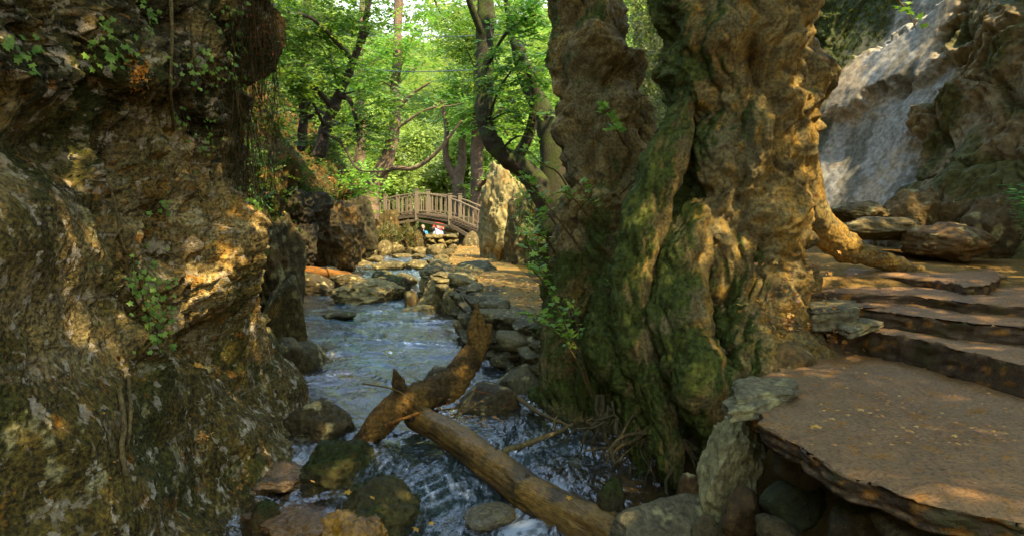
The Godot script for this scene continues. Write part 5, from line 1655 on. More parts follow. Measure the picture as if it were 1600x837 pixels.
func build_driftwood() -> void:
	var a0 := at(652, 652, 5.28)
	var a1 := at(980, 850, 3.78)
	var x := (a1 - a0).normalized()
	var z := x.cross(Vector3.UP).normalized()
	var y := z.cross(x)
	var len := a0.distance_to(a1)
	var root := thing("log", "long straight barkless log lying from the driftwood down to the smooth grey stone", "log")
	root.transform = Transform3D(Basis(x, y, z), a0)
	var acc := Acc.new()
	var ctrl := []
	for k in 9:
		var t := k / 8.0
		ctrl.append([Vector3(len * t, 0.025 * sin(t * 7.0), 0.03 * sin(t * 3.1)), lerpf(0.090, 0.118, t)])
	ctrl.push_front([Vector3(-0.02, 0, 0), 0.072])
	tube(acc, ctrl, 72, 260, func(q, n): return ridge.get_noise_3dv(Vector3(q.x * 0.9, q.y * 16, q.z * 16)) * 0.006 + fbm.get_noise_3dv(q * 4.0) * 0.012 - 0.010 * sm(0.62, 0.8, ridge.get_noise_3dv(Vector3(q.x * 0.5, q.y * 5, q.z * 5) + Vector3(3, 3, 3))), func(q, n, h): return log_color(q, n, -0.05))
	part("trunk", acc.mesh(), M.wood, root)
	for k in [[.35, .9, .3], [.62, .5, .7], [.9, 1.0, .1], [1.25, .8, .5], [1.5, .3, .9]]:
		var b := Acc.new()
		var d: Vector3 = Vector3(0.1, k[1], k[2]).normalized()
		var o: Vector3 = Vector3(k[0], 0, 0) + d * 0.09
		plain_tube(b, [[o, .016], [o + d * 0.022, .010]], 9, 9, Color(0.13, 0.08, 0.03))
		part("knot", b.mesh(), M.wood, root)
	# the bent piece with a stub
	root = thing("driftwood_branch", "bent weathered branch with a short stub rising from the water to a broken tip", "driftwood")
	acc = Acc.new()
	var rough := func(q: Vector3, n: Vector3) -> float:
		return ridge.get_noise_3dv(q * Vector3(9, 5, 9)) * 0.014 + fbm.get_noise_3dv(q * 4.0) * 0.02 + ridge.get_noise_3dv(q * Vector3(24, 12, 24)) * 0.005
	var tint := func(q: Vector3, n: Vector3, h: float) -> Color:
		var c := log_color(q, n, 0.0)
		return c.lerp(Color(0.045, 0.035, 0.02), sm(0.0, -0.03, h) * 0.5 + sm(0.2, -0.1, q.x + 0.45) * sm(-.4, -.9, q.x) * 0.4)
	tube(acc, [[at(558, 696, 5.1), .05], [at(584, 670, 5.15), .08], [at(622, 634, 5.25), .10], [at(668, 616, 5.4), .115], [at(706, 598, 5.55), .105], [at(734, 562, 5.65), .088], [at(752, 530, 5.7), .068], [at(749, 508, 5.72), .040], [at(745, 478, 5.73), .014]], 80, 260, rough, tint)
	part("trunk", acc.mesh(), M.bark, root)
	for s in [[[at(634, 630, 5.28), .07], [at(625, 605, 5.25), .050], [at(619, 588, 5.22), .030], [at(616, 578, 5.21), .008]], [[at(752, 534, 5.7), .05], [at(762, 520, 5.68), .03], [at(764, 508, 5.66), .012]], [[at(560, 690, 5.08), .05], [at(548, 700, 5.0), .03]], [[at(742, 535, 5.66), .05], [at(738, 508, 5.64), .028], [at(741, 490, 5.64), .010]]]:
		var b := Acc.new()
		tube(b, s, 36, 40, rough, tint)
		part("stub", b.mesh(), M.bark, root)
	var twigs := "twigs caught on the driftwood"
	var sticks := [
		["pale forked twig standing up beside the bent branch", [[712, 648, 5.45], [728, 628, 5.45], [744, 604, 5.5]], .010, Color(0.42, 0.30, 0.15)], ["thin pale twig lying against the foot of the forked one", [[704, 655, 5.3], [730, 640, 5.4], [758, 622, 5.6]], .007, Color(0.42, 0.28, 0.14)],
		["long thin dark twig crossing the bent branch", [[570, 600, 5.0], [620, 610, 5.1], [660, 640, 5.15], [690, 660, 5.2]], .006, Color(0.25, 0.17, 0.09)], ["short split orange stick at the head of the long log", [[602, 665, 5.0], [625, 655, 5.05], [652, 646, 5.1]], .016, Color(0.40, 0.18, 0.04)],
		["dark broken stick lying over the head of the long log", [[640, 655, 5.1], [668, 645, 5.3], [688, 640, 5.4]], .018, Color(0.06, 0.04, 0.03)], ["straight twig pointing at the rock littered with twigs", [[690, 640, 5.3], [740, 636, 5.6], [790, 640, 5.9]], .007, Color(0.36, 0.22, 0.10)],
		["crooked pale branch lying in the water right of the long log", [[785, 708, 5.0], [830, 690, 5.1], [868, 676, 5.2], [893, 664, 5.3]], .026, Color(0.30, 0.23, 0.13)], ["thin branch slanting down to the crooked pale one", [[795, 610, 5.9], [835, 640, 5.6], [865, 655, 5.4], [893, 666, 5.3]], .018, Color(0.26, 0.19, 0.11)],
		["short upright stub on the crooked pale branch", [[868, 676, 5.2], [866, 660, 5.2], [870, 650, 5.22]], .010, Color(0.30, 0.23, 0.13)], ["thin grey stick lying beside the round dark boulder", [[438, 648, 5.5], [465, 640, 5.55], [480, 630, 5.6]], .012, Color(0.40, 0.33, 0.22)],
		["red brown twig fallen across the littered rock", [[740, 610, 5.75], [772, 616, 5.75], [806, 612, 5.8]], .006, Color(0.34, 0.15, 0.06)], ["dead root hanging at the water under the wall", [[848, 545, 6.3], [852, 580, 6.2], [846, 612, 6.1]], .012, Color(0.20, 0.14, 0.08)],
	]
	for s in sticks:
		var b := Acc.new()
		var pts := []
		var m: int = s[1].size()
		for k in m:
			var q: Array = s[1][k]
			pts.append([at(q[0], q[1], q[2]), s[2] * (1.0 - 0.5 * k / (m - 1.0))])
		var c: Color = s[3]
		tube(b, pts, 10, 30, func(q, n): return fbm.get_noise_3dv(q * 14.0) * s[2] * 0.6, func(q, n, h): return Color(c.r, c.g, c.b) * (1.0 + 0.5 * fbm.get_noise_3dv(q * 12.0)))
		whole("twig", b.mesh(), M.bark, s[0], "twig", twigs)
	acc = Acc.new()
	tube(acc, [[at(462, 423, 16.2), .11], [at(500, 426, 16.3), .11], [at(545, 431, 16.5), .09]], 24, 40, func(q, n): return fbm.get_noise_3dv(q * 3.0) * 0.02, func(q, n, h): return Color(0.38, 0.17, 0.05) * (1.0 + 0.6 * fbm.get_noise_3dv(q * Vector3(2, 9, 9))))
	whole("log", acc.mesh(), M.bark, "short bright orange log resting on dark rocks at the foot of the slope", "log")

# ---------------------------------------------------------------- the bridge
func build_bridge() -> void:
	var root := thing("footbridge", "arched wooden footbridge with baluster railings over the stream", "bridge")
	var wood := Color(0.34, 0.27, 0.165)
	var dark := Color(0.13, 0.095, 0.055)
	var near := [at(566, 353, 29.6), at(602, 342, 29.2), at(651, 334.5, 28.8), at(703, 342, 28.4), at(757, 366, 27.8), at(775, 374, 27.6)]
	var across := Vector3(0.30, 0.03, -1.30)
	for side in 2:
		var o: Vector3 = across * side
		for k in near.size() - 1:
			var a: Vector3 = near[k] + o
			for part_of in 4:      # bent timbers, cut in short lengths that follow the arch
				var u: Vector3 = spline(near, k + part_of / 4.0) + o
				var v: Vector3 = spline(near, k + (part_of + 1) / 4.0) + o
				var acc := Acc.new()
				beam_between(acc, u - Vector3(0, .07, 0), v - Vector3(0, .07, 0), 0.12, 0.13, wood * 0.55)
				part("beam", acc.mesh(), M.timber, root)
				if k < 4:
					acc = Acc.new()
					beam_between(acc, u + Vector3(0, .80, 0), v + Vector3(0, .80, 0), 0.08, 0.05, wood)
					part("handrail", acc.mesh(), M.timber, root)
					acc = Acc.new()
					beam_between(acc, u + Vector3(0, .12, 0), v + Vector3(0, .12, 0), 0.06, 0.045, wood * 0.85)
					part("lower_rail", acc.mesh(), M.timber, root)
			if k < 4:
				var n := int(a.distance_to(near[k + 1] + o) / 0.19)
				for i in range(1, n):
					var p: Vector3 = spline(near, k + float(i) / n) + o
					var acc := Acc.new()
					box(acc, Transform3D(Basis(), p + Vector3(0, .45, 0)), Vector3(0.05, 0.66, 0.03), wood * (0.72 + 0.10 * ((i * 7 + k) % 5)), 0.006)
					part("baluster", acc.mesh(), M.timber, root)
			var acc := Acc.new()
			if k >= 0 and k < 5:
				acc = Acc.new()
				box(acc, Transform3D(Basis(), a + Vector3(0, .34, 0)), Vector3(0.15, 1.18, 0.13), wood * 0.95, 0.012)
				box(acc, Transform3D(Basis(), a + Vector3(0, .955, 0)), Vector3(0.18, 0.045, 0.16), wood * 0.7, 0.01)
				part("post", acc.mesh(), M.timber, root)
		var acc2 := Acc.new()
		beam_between(acc2, near[3] + o - Vector3(0, .22, 0), near[4] + o - Vector3(0, .42, 0), 0.12, 0.14, wood * 0.6)
		part("strut", acc2.mesh(), M.timber, root)
		acc2 = Acc.new()
		beam_between(acc2, near[1] + o - Vector3(0, .24, 0), near[2] + o - Vector3(0, .24, 0), 0.12, 0.10, wood * 0.8)
		part("strut", acc2.mesh(), M.timber, root)
		acc2 = Acc.new()
		beam_between(acc2, near[2] + o - Vector3(0, .24, 0), near[3] + o - Vector3(0, .30, 0), 0.12, 0.10, wood * 0.5)
		part("strut", acc2.mesh(), M.timber, root)
	for k in near.size() - 1:
		var n := int(near[k].distance_to(near[k + 1]) / 0.145)
		for i in n:
			var p: Vector3 = near[k].lerp(near[k + 1], (i + 0.5) / n)
			var acc := Acc.new()
			beam_between(acc, p - across * 0.05 + Vector3(0, .015, 0), p + across * 1.05 + Vector3(0, .015, 0), 0.135, 0.04, dark * (1.2 + 0.15 * (i % 3)), 0.004)
			part("deck_plank", acc.mesh(), M.timber, root)

func masonry(root: Node3D, a: Vector3, b: Vector3, h: float, step: float, sd: int, base: Color, moss: float) -> void:
	var shapes := []
	for k in 8:
		var acc := Acc.new()
		rock(acc, Vector3.ZERO, Vector3.ONE, k, k + sd, 2, func(p, n, _h): return stone_color(p, n, base * (0.75 + 0.08 * k), moss, 0.1), 11, 22.0, 0.10)
		shapes.append(acc.mesh())
	var g := RandomNumberGenerator.new()
	g.seed = sd
	var along := (b - a).normalized()
	var turn := Basis(along, Vector3.UP, along.cross(Vector3.UP))
	var core := Acc.new()
	beam_between(core, a + Vector3(0, h * 0.46, 0) - turn.z * 0.02, b + Vector3(0, h * 0.46, 0) - turn.z * 0.02, 0.34, h * 0.9, base * 0.45)
	part("core", core.mesh(), M.stone, root)
	var y := 0.0
	while y < h:
		var hh := step * g.randf_range(0.55, 0.85)
		var s := g.randf_range(-0.2, 0.0)
		while s < a.distance_to(b):
			var w := step * g.randf_range(0.8, 1.6)
			var o := part("stone", shapes[g.randi() % 8], M.stone, root)
			o.transform = Transform3D(turn * Basis(Vector3.UP, g.randf_range(-.15, .15)) * Basis.from_scale(Vector3(w * 1.3, hh * 1.5, 0.55)), a + along * (s + w * 0.5) + Vector3.UP * (y + hh * 0.5) + turn.z * g.randf_range(-.05, .05))
			s += w
		y += hh

func build_far_walls() -> void:
	for s in [[580, 374, 29.3, 52, 58, "dark mossy rock carrying the left end of the bridge"], [608, 368, 29.4, 50, 66, "tall brown rock under the bridge's left half, hung with plants"], [634, 371, 29.2, 40, 60, "brown rock under the middle post of the bridge"], [652, 380, 29.0, 24, 40, "narrow mossy rock beside the tan terrace wall"]]:
		boulder(s[0], s[1], s[2], s[3], s[4], Color(0.125, 0.095, 0.05), 0.12, 0.05, s[5], "rocks under the bridge", 5, 0.8, 22.0, 0.2, "stone", "boulder", 0.14)
	var r: Node3D
	var a: Vector3
	var b: Vector3
	r = thing("stone_wall", "tan stone wall of the terrace where the people sit, seen beneath the bridge", "wall")
	a = at(646, 388, 31.6)
	b = at(726, 388, 31.0)
	a.y = 0.0
	b.y = 0.0
	masonry(r, a, b, 0.62, 0.26, 72, Color(0.27, 0.22, 0.135), -0.1)
	r = thing("stone_wall", "higher stone wall behind the seated people", "wall")
	a = at(676, 372, 36.5)
	b = at(745, 372, 35.5)
	a.y = 0.0
	b.y = 0.0
	masonry(r, a, b, 1.38, 0.40, 73, Color(0.24, 0.20, 0.13), 0.0)
	# the terrace itself
	var acc := Acc.new()
	var c0 := at(646, 374, 32.0)
	box(acc, Transform3D(Basis(), Vector3(c0.x + 1.9, -0.475, c0.z - 3.0)), Vector3(4.6, 0.62, 6.0), Color(0.25, 0.19, 0.11), 0.03)
	var o := whole("terrace_ground", acc.mesh(), M.soil, "earth terrace behind the tan wall under the bridge", "terrace")
	o.set_meta("kind", "structure")
	acc = Acc.new()
	for k in 2:
		box(acc, Transform3D(Basis(), at(651, 384 + k * 7, 30.9 - k * 0.4)), Vector3(0.75, 0.17, 0.45), Color(0.34, 0.27, 0.17), 0.03)
		whole("stone_step", acc.mesh(), M.stone, ["upper", "lower"][k] + " of two worn steps at the left end of the tan terrace wall", "step", "steps by the terrace wall")
		acc = Acc.new()
	acc = Acc.new()
	box(acc, Transform3D(Basis(), at(727, 366, 29.2)), Vector3(0.5, 1.4, 0.5), Color(0.11, 0.105, 0.10), 0.03)
	whole("bridge_pier", acc.mesh(), M.stone, "dark square pier below the right part of the bridge", "pier")

# ---------------------------------------------------------------- people at a table
func seated(where: Vector3, face: float, label: String, shirt: Color, trouser: Color, hair: Color, lean: float, reach: float, stand := false) -> void:
	var root := thing("person", label, "person", where, "people at the table under the bridge")
	root.rotation.y = face
	var skin_c := Color(0.50, 0.31, 0.21)
	var hip := Vector3(0, 0.52, 0) if not stand else Vector3(0, 0.92, 0)
	var chest := hip + Vector3(0, 0.36, 0.06 + lean)
	var neck := hip + Vector3(0, 0.54, 0.05 + lean * 1.4)
	var head := neck + Vector3(0, 0.16, 0.03)
	var legs := []
	var arms := []
	var sleeves := []
	for s in [-1.0, 1.0]:
		var h := hip + Vector3(s * 0.10, 0, 0)
		var knee := h + (Vector3(s * 0.05, -0.02, 0.42) if not stand else Vector3(s * 0.01, -0.44, 0.03))
		var ankle := knee + Vector3(0, -0.42, -0.06 if not stand else -0.04)
		legs.append([h, knee, 0.085, 0.062])
		legs.append([knee, ankle, 0.058, 0.040])
		legs.append([ankle + Vector3(0, -0.02, -0.03), ankle + Vector3(0, -0.045, 0.15), 0.042, 0.034])
		var sh := chest + Vector3(s * 0.175, 0.10, 0)
		var el := sh + Vector3(s * 0.07, -0.26, 0.05 + 0.06 * reach)
		var wr := el + Vector3(-s * 0.06, 0.02 + 0.12 * reach, 0.24)
		sleeves.append([sh, sh.lerp(el, 0.75), 0.056, 0.050])
		arms.append([sh, el, 0.044, 0.036])
		arms.append([el, wr, 0.036, 0.026])
		var dirn := (wr - el).normalized()
		arms.append([wr, wr + dirn * 0.075, 0.030, 0.034])
	var body := Acc.new()
	blob(body, [[hip, chest, 0.12, 0.13], [chest, neck, 0.09, 0.05], [neck, head, 0.05, 0.06], [head + Vector3(0, -0.03, 0.015), head + Vector3(0, 0.04, 0), 0.078, 0.088], [head + Vector3(0, -0.02, 0.09), head + Vector3(0, -0.035, 0.105), 0.018, 0.014]] + arms, 0.026, skin_c, 0.03)
	for s in [-1.0, 1.0]:      # fingers
		var w: Array = arms[2 if s < 0 else 5]
		var dirn: Vector3 = (w[1] - w[0]).normalized()
		var acr := dirn.cross(Vector3.UP).normalized()
		for k in 4:
			var o: Vector3 = w[1] + acr * (k - 1.5) * 0.019
			plain_tube(body, [[o, .0095], [o + dirn * 0.05 + Vector3(0, -.006, 0), .0085], [o + dirn * (0.085 - 0.006 * absf(k - 1.5)) + Vector3(0, -.03, 0), .0075]], 6, 6, skin_c)
		plain_tube(body, [[w[0].lerp(w[1], 0.5) - acr * s * 0.03, .011], [w[0].lerp(w[1], 0.9) - acr * s * 0.055, .010], [w[1] + dirn * 0.02 - acr * s * 0.06, .008]], 6, 6, skin_c)
		plain_tube(body, [[head + Vector3(s * 0.085, 0.01, 0), .02], [head + Vector3(s * 0.095, -0.02, -0.01), .012]], 6, 6, skin_c * 0.9)
		plain_tube(body, [[head + Vector3(s * 0.032, 0.012, 0.082), .012], [head + Vector3(s * 0.034, 0.012, 0.086), .010]], 6, 5, Color(0.04, 0.03, 0.03))
	plain_tube(body, [[head + Vector3(-0.025, -0.065, 0.083), .006], [head + Vector3(0.025, -0.065, 0.083), .006]], 6, 5, Color(0.35, 0.12, 0.10))
	part("body", body.mesh(), M.plain, root)
	var cl := Acc.new()
	blob(cl, [[hip + Vector3(0, -0.02, 0), chest, 0.145, 0.155], [chest + Vector3(-0.13, 0.09, 0), chest + Vector3(0.13, 0.09, 0), 0.075, 0.075]] + sleeves, 0.028, shirt, 0.04)
	part("shirt", cl.mesh(), M.plain, root)
	cl = Acc.new()
	blob(cl, [[hip + Vector3(-0.05, 0, 0), hip + Vector3(0.05, 0, 0), 0.135, 0.135]] + legs, 0.028, trouser, 0.03)
	part("trousers", cl.mesh(), M.plain, root)
	cl = Acc.new()
	blob(cl, [[head + Vector3(0, 0.05, -0.02), head + Vector3(0, 0.02, -0.045), 0.095, 0.085], [head + Vector3(0, 0.0, -0.06), neck + Vector3(0, 0.06, -0.07), 0.065, 0.05]], 0.022, hair, 0.03)
	part("hair", cl.mesh(), M.plain, root)

func build_people() -> void:
	var y := -0.16
	var t := at(671, 372, 33.6)
	t.y = y
	var root := thing("picnic_table", "orange brown wooden picnic table behind the terrace wall", "table", t)
	var wood := Color(0.42, 0.20, 0.07)
	for k in 4:
		var a := Acc.new()
		box(a, Transform3D(Basis(), Vector3(0, .70, -0.27 + 0.18 * k)), Vector3(1.5, 0.045, 0.165), wood * (0.85 + 0.1 * (k % 3)), 0.008)
		part("plank", a.mesh(), M.timber, root)
	for sx in [-0.6, 0.6]:
		for sz in [-0.25, 0.25]:
			var a := Acc.new()
			beam_between(a, Vector3(sx, 0.0, sz * 1.4), Vector3(sx, 0.68, sz), 0.08, 0.06, wood * 0.6)
			part("leg", a.mesh(), M.timber, root)
	for sz in [-0.78, 0.78]:
		var bench := thing("bench", "plain wooden bench on the " + ("near" if sz > 0 else "far") + " side of the picnic table", "bench", t + Vector3(0, 0, sz), "benches at the picnic table")
		var a := Acc.new()
		box(a, Transform3D(Basis(), Vector3(0, .42, 0)), Vector3(1.5, 0.05, 0.28), wood * 0.9, 0.008)
		part("seat", a.mesh(), M.timber, bench)
		for sx in [-0.55, 0.55]:
			a = Acc.new()
			box(a, Transform3D(Basis(), Vector3(sx, .198, 0)), Vector3(0.07, 0.39, 0.24), wood * 0.6, 0.006)
			part("leg", a.mesh(), M.timber, bench)
	seated(t + Vector3(-0.40, 0, -0.82), 0.1, "person in a blue shirt with dark hair seated behind the table", Color(0.05, 0.26, 0.62), Color(0.04, 0.05, 0.12), Color(0.02, 0.015, 0.012), 0.06, 0.8)
	seated(t + Vector3(-0.62, 0, 0.76), PI - 0.2, "person in a crimson top seated at the near left end of the table", Color(0.55, 0.05, 0.14), Color(0.05, 0.05, 0.12), Color(0.03, 0.02, 0.015), 0.04, 0.5)
	seated(t + Vector3(0.35, 0, -0.80), -0.1, "person in a pale grey top leaning over the table, right of the blue shirt", Color(0.38, 0.42, 0.50), Color(0.05, 0.05, 0.09), Color(0.03, 0.02, 0.02), 0.10, 0.6)
	seated(t + Vector3(0.25, 0.0, -1.55), 0.0, "person in a red and orange top standing behind the others", Color(0.66, 0.07, 0.03), Color(0.10, 0.06, 0.10), Color(0.03, 0.015, 0.02), 0.0, 0.4, true)
	var b := at(687, 371, 33.0)
	b.y = 0.60
	var bag := thing("bag", "small blue and white bag standing on the terrace wall right of the table", "bag", b)
	var a2 := Acc.new()
	rock(a2, Vector3(0, 0.16, 0), Vector3(0.34, 0.34, 0.24), 0.3, 900, 3, func(p, n, _h): return Color(0.40, 0.50, 0.62), 8, 8.0, 0.02)
	part("pouch", a2.mesh(), M.plain, bag)
	a2 = Acc.new()
	plain_tube(a2, [[Vector3(-.10, .30, 0), .012], [Vector3(-.06, .42, 0), .012], [Vector3(.06, .42, 0), .012], [Vector3(.10, .30, 0), .012]], 6, 16, Color(0.06, 0.14, 0.35))
	part("handle", a2.mesh(), M.plain, bag)

# ---------------------------------------------------------------- small plants
func ray_hit_left(px: float, py: float, x: float) -> Vector3:
	return on_plane_x(px, py, x)

func ivy(label: String, spots: Array, stems: Array, size: float, sd: int, base_x := -1.88, tone_c := Color(0.13, 0.26, 0.035)) -> void:
	var root := thing("ivy_plant", label, "plant", Vector3.ZERO, "ivy on the left cliff")
	var g := RandomNumberGenerator.new()
	g.seed = sd
	for s in stems:
		var pts := []
		for k in s.size():
			pts.append([on_cliff(s[k][0], s[k][1], 0.03), .005])
		var a := Acc.new()
		plain_tube(a, pts, 5, 8 * s.size(), Color(0.19, 0.13, 0.06))
		part("stem", a.mesh(), M.bark, root)
	for s in spots:      # [x, y, how far around, how many]
		for k in int(s[3] * 1.5):
			var p := on_cliff(s[0] + g.randfn() * s[2] * 0.5, s[1] + g.randfn() * s[2] * 0.5, g.randf_range(0.03, 0.10))
			var lf := part("leaf", M.leaf_simple, M.leaf_tones[g.randi() % 3], root)
			var b := Basis(Vector3.UP, PI / 2 - 0.5 + g.randf_range(-.7, .7)) * Basis(Vector3.RIGHT, -0.35 + g.randf_range(-.5, .5)) * Basis(Vector3(0, 0, 1), PI + g.randf_range(-.8, .8))
			lf.transform = Transform3D(b.scaled_local(Vector3.ONE * size * g.randf_range(0.7, 1.25)), p)

func sapling(label: String, stems: Array, size: float, sd: int, per: float) -> void:
	var root := thing("sapling", label, "plant", Vector3.ZERO, "young leafy shoots beside the plane trees")
	var g := RandomNumberGenerator.new()
	g.seed = sd
	for s in stems:
		var pts := []
		var pl := []
		for k in s.size():
			pts.append([at(s[k][0], s[k][1], s[k][2]), lerpf(.008, .003, float(k) / (s.size() - 1))])
			pl.append(pts[-1][0])
		var a := Acc.new()
		plain_tube(a, pts, 5, 10 * s.size(), Color(0.22, 0.16, 0.07))
		part("stem", a.mesh(), M.bark, root)
		var n := int(per * 1.5 * (s.size() - 1))
		for k in n:
			var t := (pl.size() - 1.0) * (0.35 + 0.65 * (k + 1.0) / n)
			var p: Vector3 = spline(pl, t)
			var b := Basis(Vector3.UP, g.randf_range(0, TAU)) * Basis(Vector3.RIGHT, -PI / 2 + g.randf_range(0.1, 1.0)) * Basis(Vector3.UP, g.randf_range(-.4, .4))
			var q := b * Vector3(0, 1, 0)
			var sc := size * g.randf_range(0.7, 1.25)
			var lf := part("leaf", M.leaves[g.randi() % 4], M.leaf_tones[g.randi() % 3], root)
			lf.transform = Transform3D(b.scaled_local(Vector3.ONE * sc), p + q * sc * 0.55)

func build_plants() -> void:
	ivy("large leaved ivy hanging in the dark crack in the middle of the cliff", [[215, 430, 40, 26], [222, 480, 42, 30], [245, 515, 26, 14]], [[[200, 400], [212, 440], [222, 480], [246, 530]], [[190, 410], [205, 470], [240, 500]]], .026, 1, -1.86)
	ivy("bright ivy clump near the top left of the cliff", [[155, 75, 40, 26], [180, 88, 16, 6]], [[[120, 60], [150, 75], [185, 90]]], .027, 2, -1.84)
	ivy("dim ivy tuft at the upper left edge of the cliff", [[30, 90, 36, 14], [15, 65, 18, 5]], [[[-10, 70], [20, 85], [42, 100]]], .027, 3, -1.82)
	ivy("ivy trailing between the pale rib and the blocky rocks", [[300, 100, 34, 16], [318, 120, 28, 12], [265, 100, 20, 6], [315, 215, 34, 14], [270, 185, 20, 8], [318, 240, 20, 6]], [[[292, 40], [300, 110], [322, 130]], [[268, 90], [280, 180], [316, 240]]], .024, 4, -1.80)
	ivy("long ivy strand down the right edge of the cliff", [[352, 30, 30, 16], [366, 80, 26, 14], [376, 130, 24, 12], [384, 190, 20, 10], [392, 240, 18, 8], [394, 310, 18, 8], [388, 290, 14, 4]], [[[345, -20], [360, 60], [376, 130], [388, 220], [394, 320]]], .026, 5, -1.78)
	ivy("sparse ivy sprig beside the ochre blocks", [[240, 315, 22, 9], [390, 318, 18, 7], [218, 45, 22, 8], [215, 15, 26, 8]], [[[225, 290], [242, 318], [250, 330]]], .024, 6, -1.84)
	# bare creepers and roots hanging down the cliff
	var g := RandomNumberGenerator.new()
	g.seed = 12
	var vine := 0
	var vines := [[[262, -20, 265, 60, 262, 140, 268, 200], .010, "pale root running down beside the rib"], [[386, 60, 392, 150, 384, 220, 392, 280, 410, 285], .007, "looped pale creeper near the cliff's corner"], [[165, 280, 178, 330, 190, 390, 208, 400], .008, "root creeping out of the dark crack"], [[292, 60, 300, 85, 290, 110, 310, 95], .006, "forked bare twig under the ivy"], [[340, 170, 346, 210, 338, 240], .005, "short rootlet among the blocky rocks"], [[182, 610, 190, 660, 186, 700, 192, 740], .012, "pale dead root flat on the lower slab"], [[196, 590, 200, 640, 196, 690], .008, "thinner pale root beside the dead one on the lower slab"]]
	for v in vines:
		var pts := []
		for k in range(0, v[0].size(), 2):
			pts.append([on_cliff(v[0][k], v[0][k + 1], 0.02), v[1]])
		var a := Acc.new()
		tube(a, pts, 7, 34, func(q, n): return fbm.get_noise_3dv(q * 12.0) * 0.006, func(q, n, h): return Color(0.34, 0.25, 0.15) * (1.0 + 0.4 * fbm.get_noise_3dv(q * 10.0)))
		whole("hanging_root", a.mesh(), M.bark, v[2] + " of the left cliff", "root", "bare roots on the left cliff")
	# the fringe of rootlets and dry stalks at the cliff's corner
	var fringe := Acc.new()
	for k in 420:
		var x := g.randf_range(352, 428)
		var y := g.randf_range(-40, 300)
		var p := on_cliff(x, y, g.randf_range(0.0, .06))
		var pts := [[p, .0025]]
		for i in 3:
			p += Vector3(g.randf_range(-.03, .04), -g.randf_range(.06, .15), g.randf_range(-.05, .05))
			pts.append([p, .002])
		var v := g.randf_range(0.5, 1.2)
		plain_tube(fringe, pts, 3, 6, Color(0.12, 0.11, 0.045) * v if g.randf() < 0.7 else Color(0.30, 0.17, 0.06) * v)
	whole("hanging_rootlets", fringe.mesh(), M.bark, "fringe of thin rootlets and dry stalks hanging down the cliff's corner", "rootlets", "", "stuff")
	# dead fern fronds
	var fern_at := [[400, 70, 34, 90, "rust red clump of dead fern on the cliff's upper corner", Color(0.40, 0.10, 0.03)], [213, 120, 20, 60, "orange streak of dead leaves beside the pale rib", Color(0.55, 0.24, 0.03)], [312, 684, 10, 16, "little tuft of orange dead leaves on the lower slab", Color(0.60, 0.32, 0.08)], [405, 155, 14, 34, "small tuft of dry leaves below the rust red fern", Color(0.36, 0.16, 0.05)], [372, 752, 14, 18, "dry curled leaves caught low on the cliff by the rapids", Color(0.42, 0.22, 0.05)]]
	for f in fern_at:
		var a := Acc.new()
		for k in int(f[3]) * 2:
			var p := on_cliff(f[0] + g.randfn() * f[2] * 0.45, f[1] + g.randfn() * f[2] * (0.9 if f[2] > 12 else 0.5), g.randf_range(0.01, .05))
			var b := leaf_frame(g, g.randf_range(.011, .024), 1.2) * Basis(Vector3.RIGHT, PI * 0.6)
			leaf(a, Transform3D(b, p), 0, f[5] * g.randf_range(0.6, 1.3))
		whole("dead_fern", a.mesh(), M.litter, f[4], "dead leaves", "dead leaves on the left cliff", "stuff")
	# the shoots in front of the trees
	sapling("spreading maple leaved sapling in front of the mossy tree's foot", [[[925, 620, 5.2], [900, 560, 5.1], [880, 500, 5.0], [852, 440, 5.0], [838, 405, 5.0]], [[925, 620, 5.2], [905, 550, 5.1], [862, 500, 4.9], [812, 490, 4.8]], [[915, 590, 5.2], [888, 540, 5.1], [870, 470, 5.1]], [[925, 610, 5.2], [880, 530, 5.0], [835, 500, 4.9]], [[920, 600, 5.2], [905, 520, 5.2], [890, 470, 5.2]]], .040, 21, 4.6)
	sapling("upright shoot with pale leaves between the two trunks", [[[965, 500, 5.3], [955, 460, 5.25], [958, 420, 5.25], [975, 405, 5.2]], [[960, 520, 5.3], [962, 495, 5.2], [970, 490, 5.15]]], .042, 22, 4.0)
	sapling("leafy twig growing from the knot of the mossy tree", [[[985, 235, 5.9], [968, 210, 5.8], [948, 180, 5.75], [945, 168, 5.7]], [[975, 225, 5.9], [965, 205, 5.75], [955, 205, 5.7]]], .045, 23, 5.0)
	sapling("long shoots reaching left across the mossy tree at mid height", [[[935, 360, 5.9], [905, 320, 5.7], [880, 300, 5.6], [850, 312, 5.5]], [[950, 350, 5.9], [925, 320, 5.7], [905, 285, 5.6]], [[900, 380, 5.8], [870, 340, 5.6], [838, 300, 5.5], [818, 275, 5.4]], [[890, 300, 5.9], [872, 270, 5.7], [845, 255, 5.6], [825, 235, 5.5]]], .045, 24, 3.6)
	sapling("bright leafy shoots hanging over the path left of the mossy tree", [[[868, 430, 6.3], [845, 400, 6.0], [822, 380, 5.9]], [[870, 400, 6.3], [850, 370, 6.0], [828, 365, 5.9]], [[866, 460, 6.3], [840, 430, 6.0], [830, 420, 5.9]], [[868, 350, 6.3], [850, 330, 6.1], [835, 350, 6.0]]], .055, 25, 4.0)
	sapling("twig with two broad leaves against the pale rock face", [[[1400, -40, 5.0], [1405, 0, 5.0], [1418, 15, 5.0], [1432, 45, 4.95]]], .05, 26, 1.6)
	# fern at the right edge
	var fr := thing("fern", "green fern fronds at the right edge below the mossy flank", "plant")
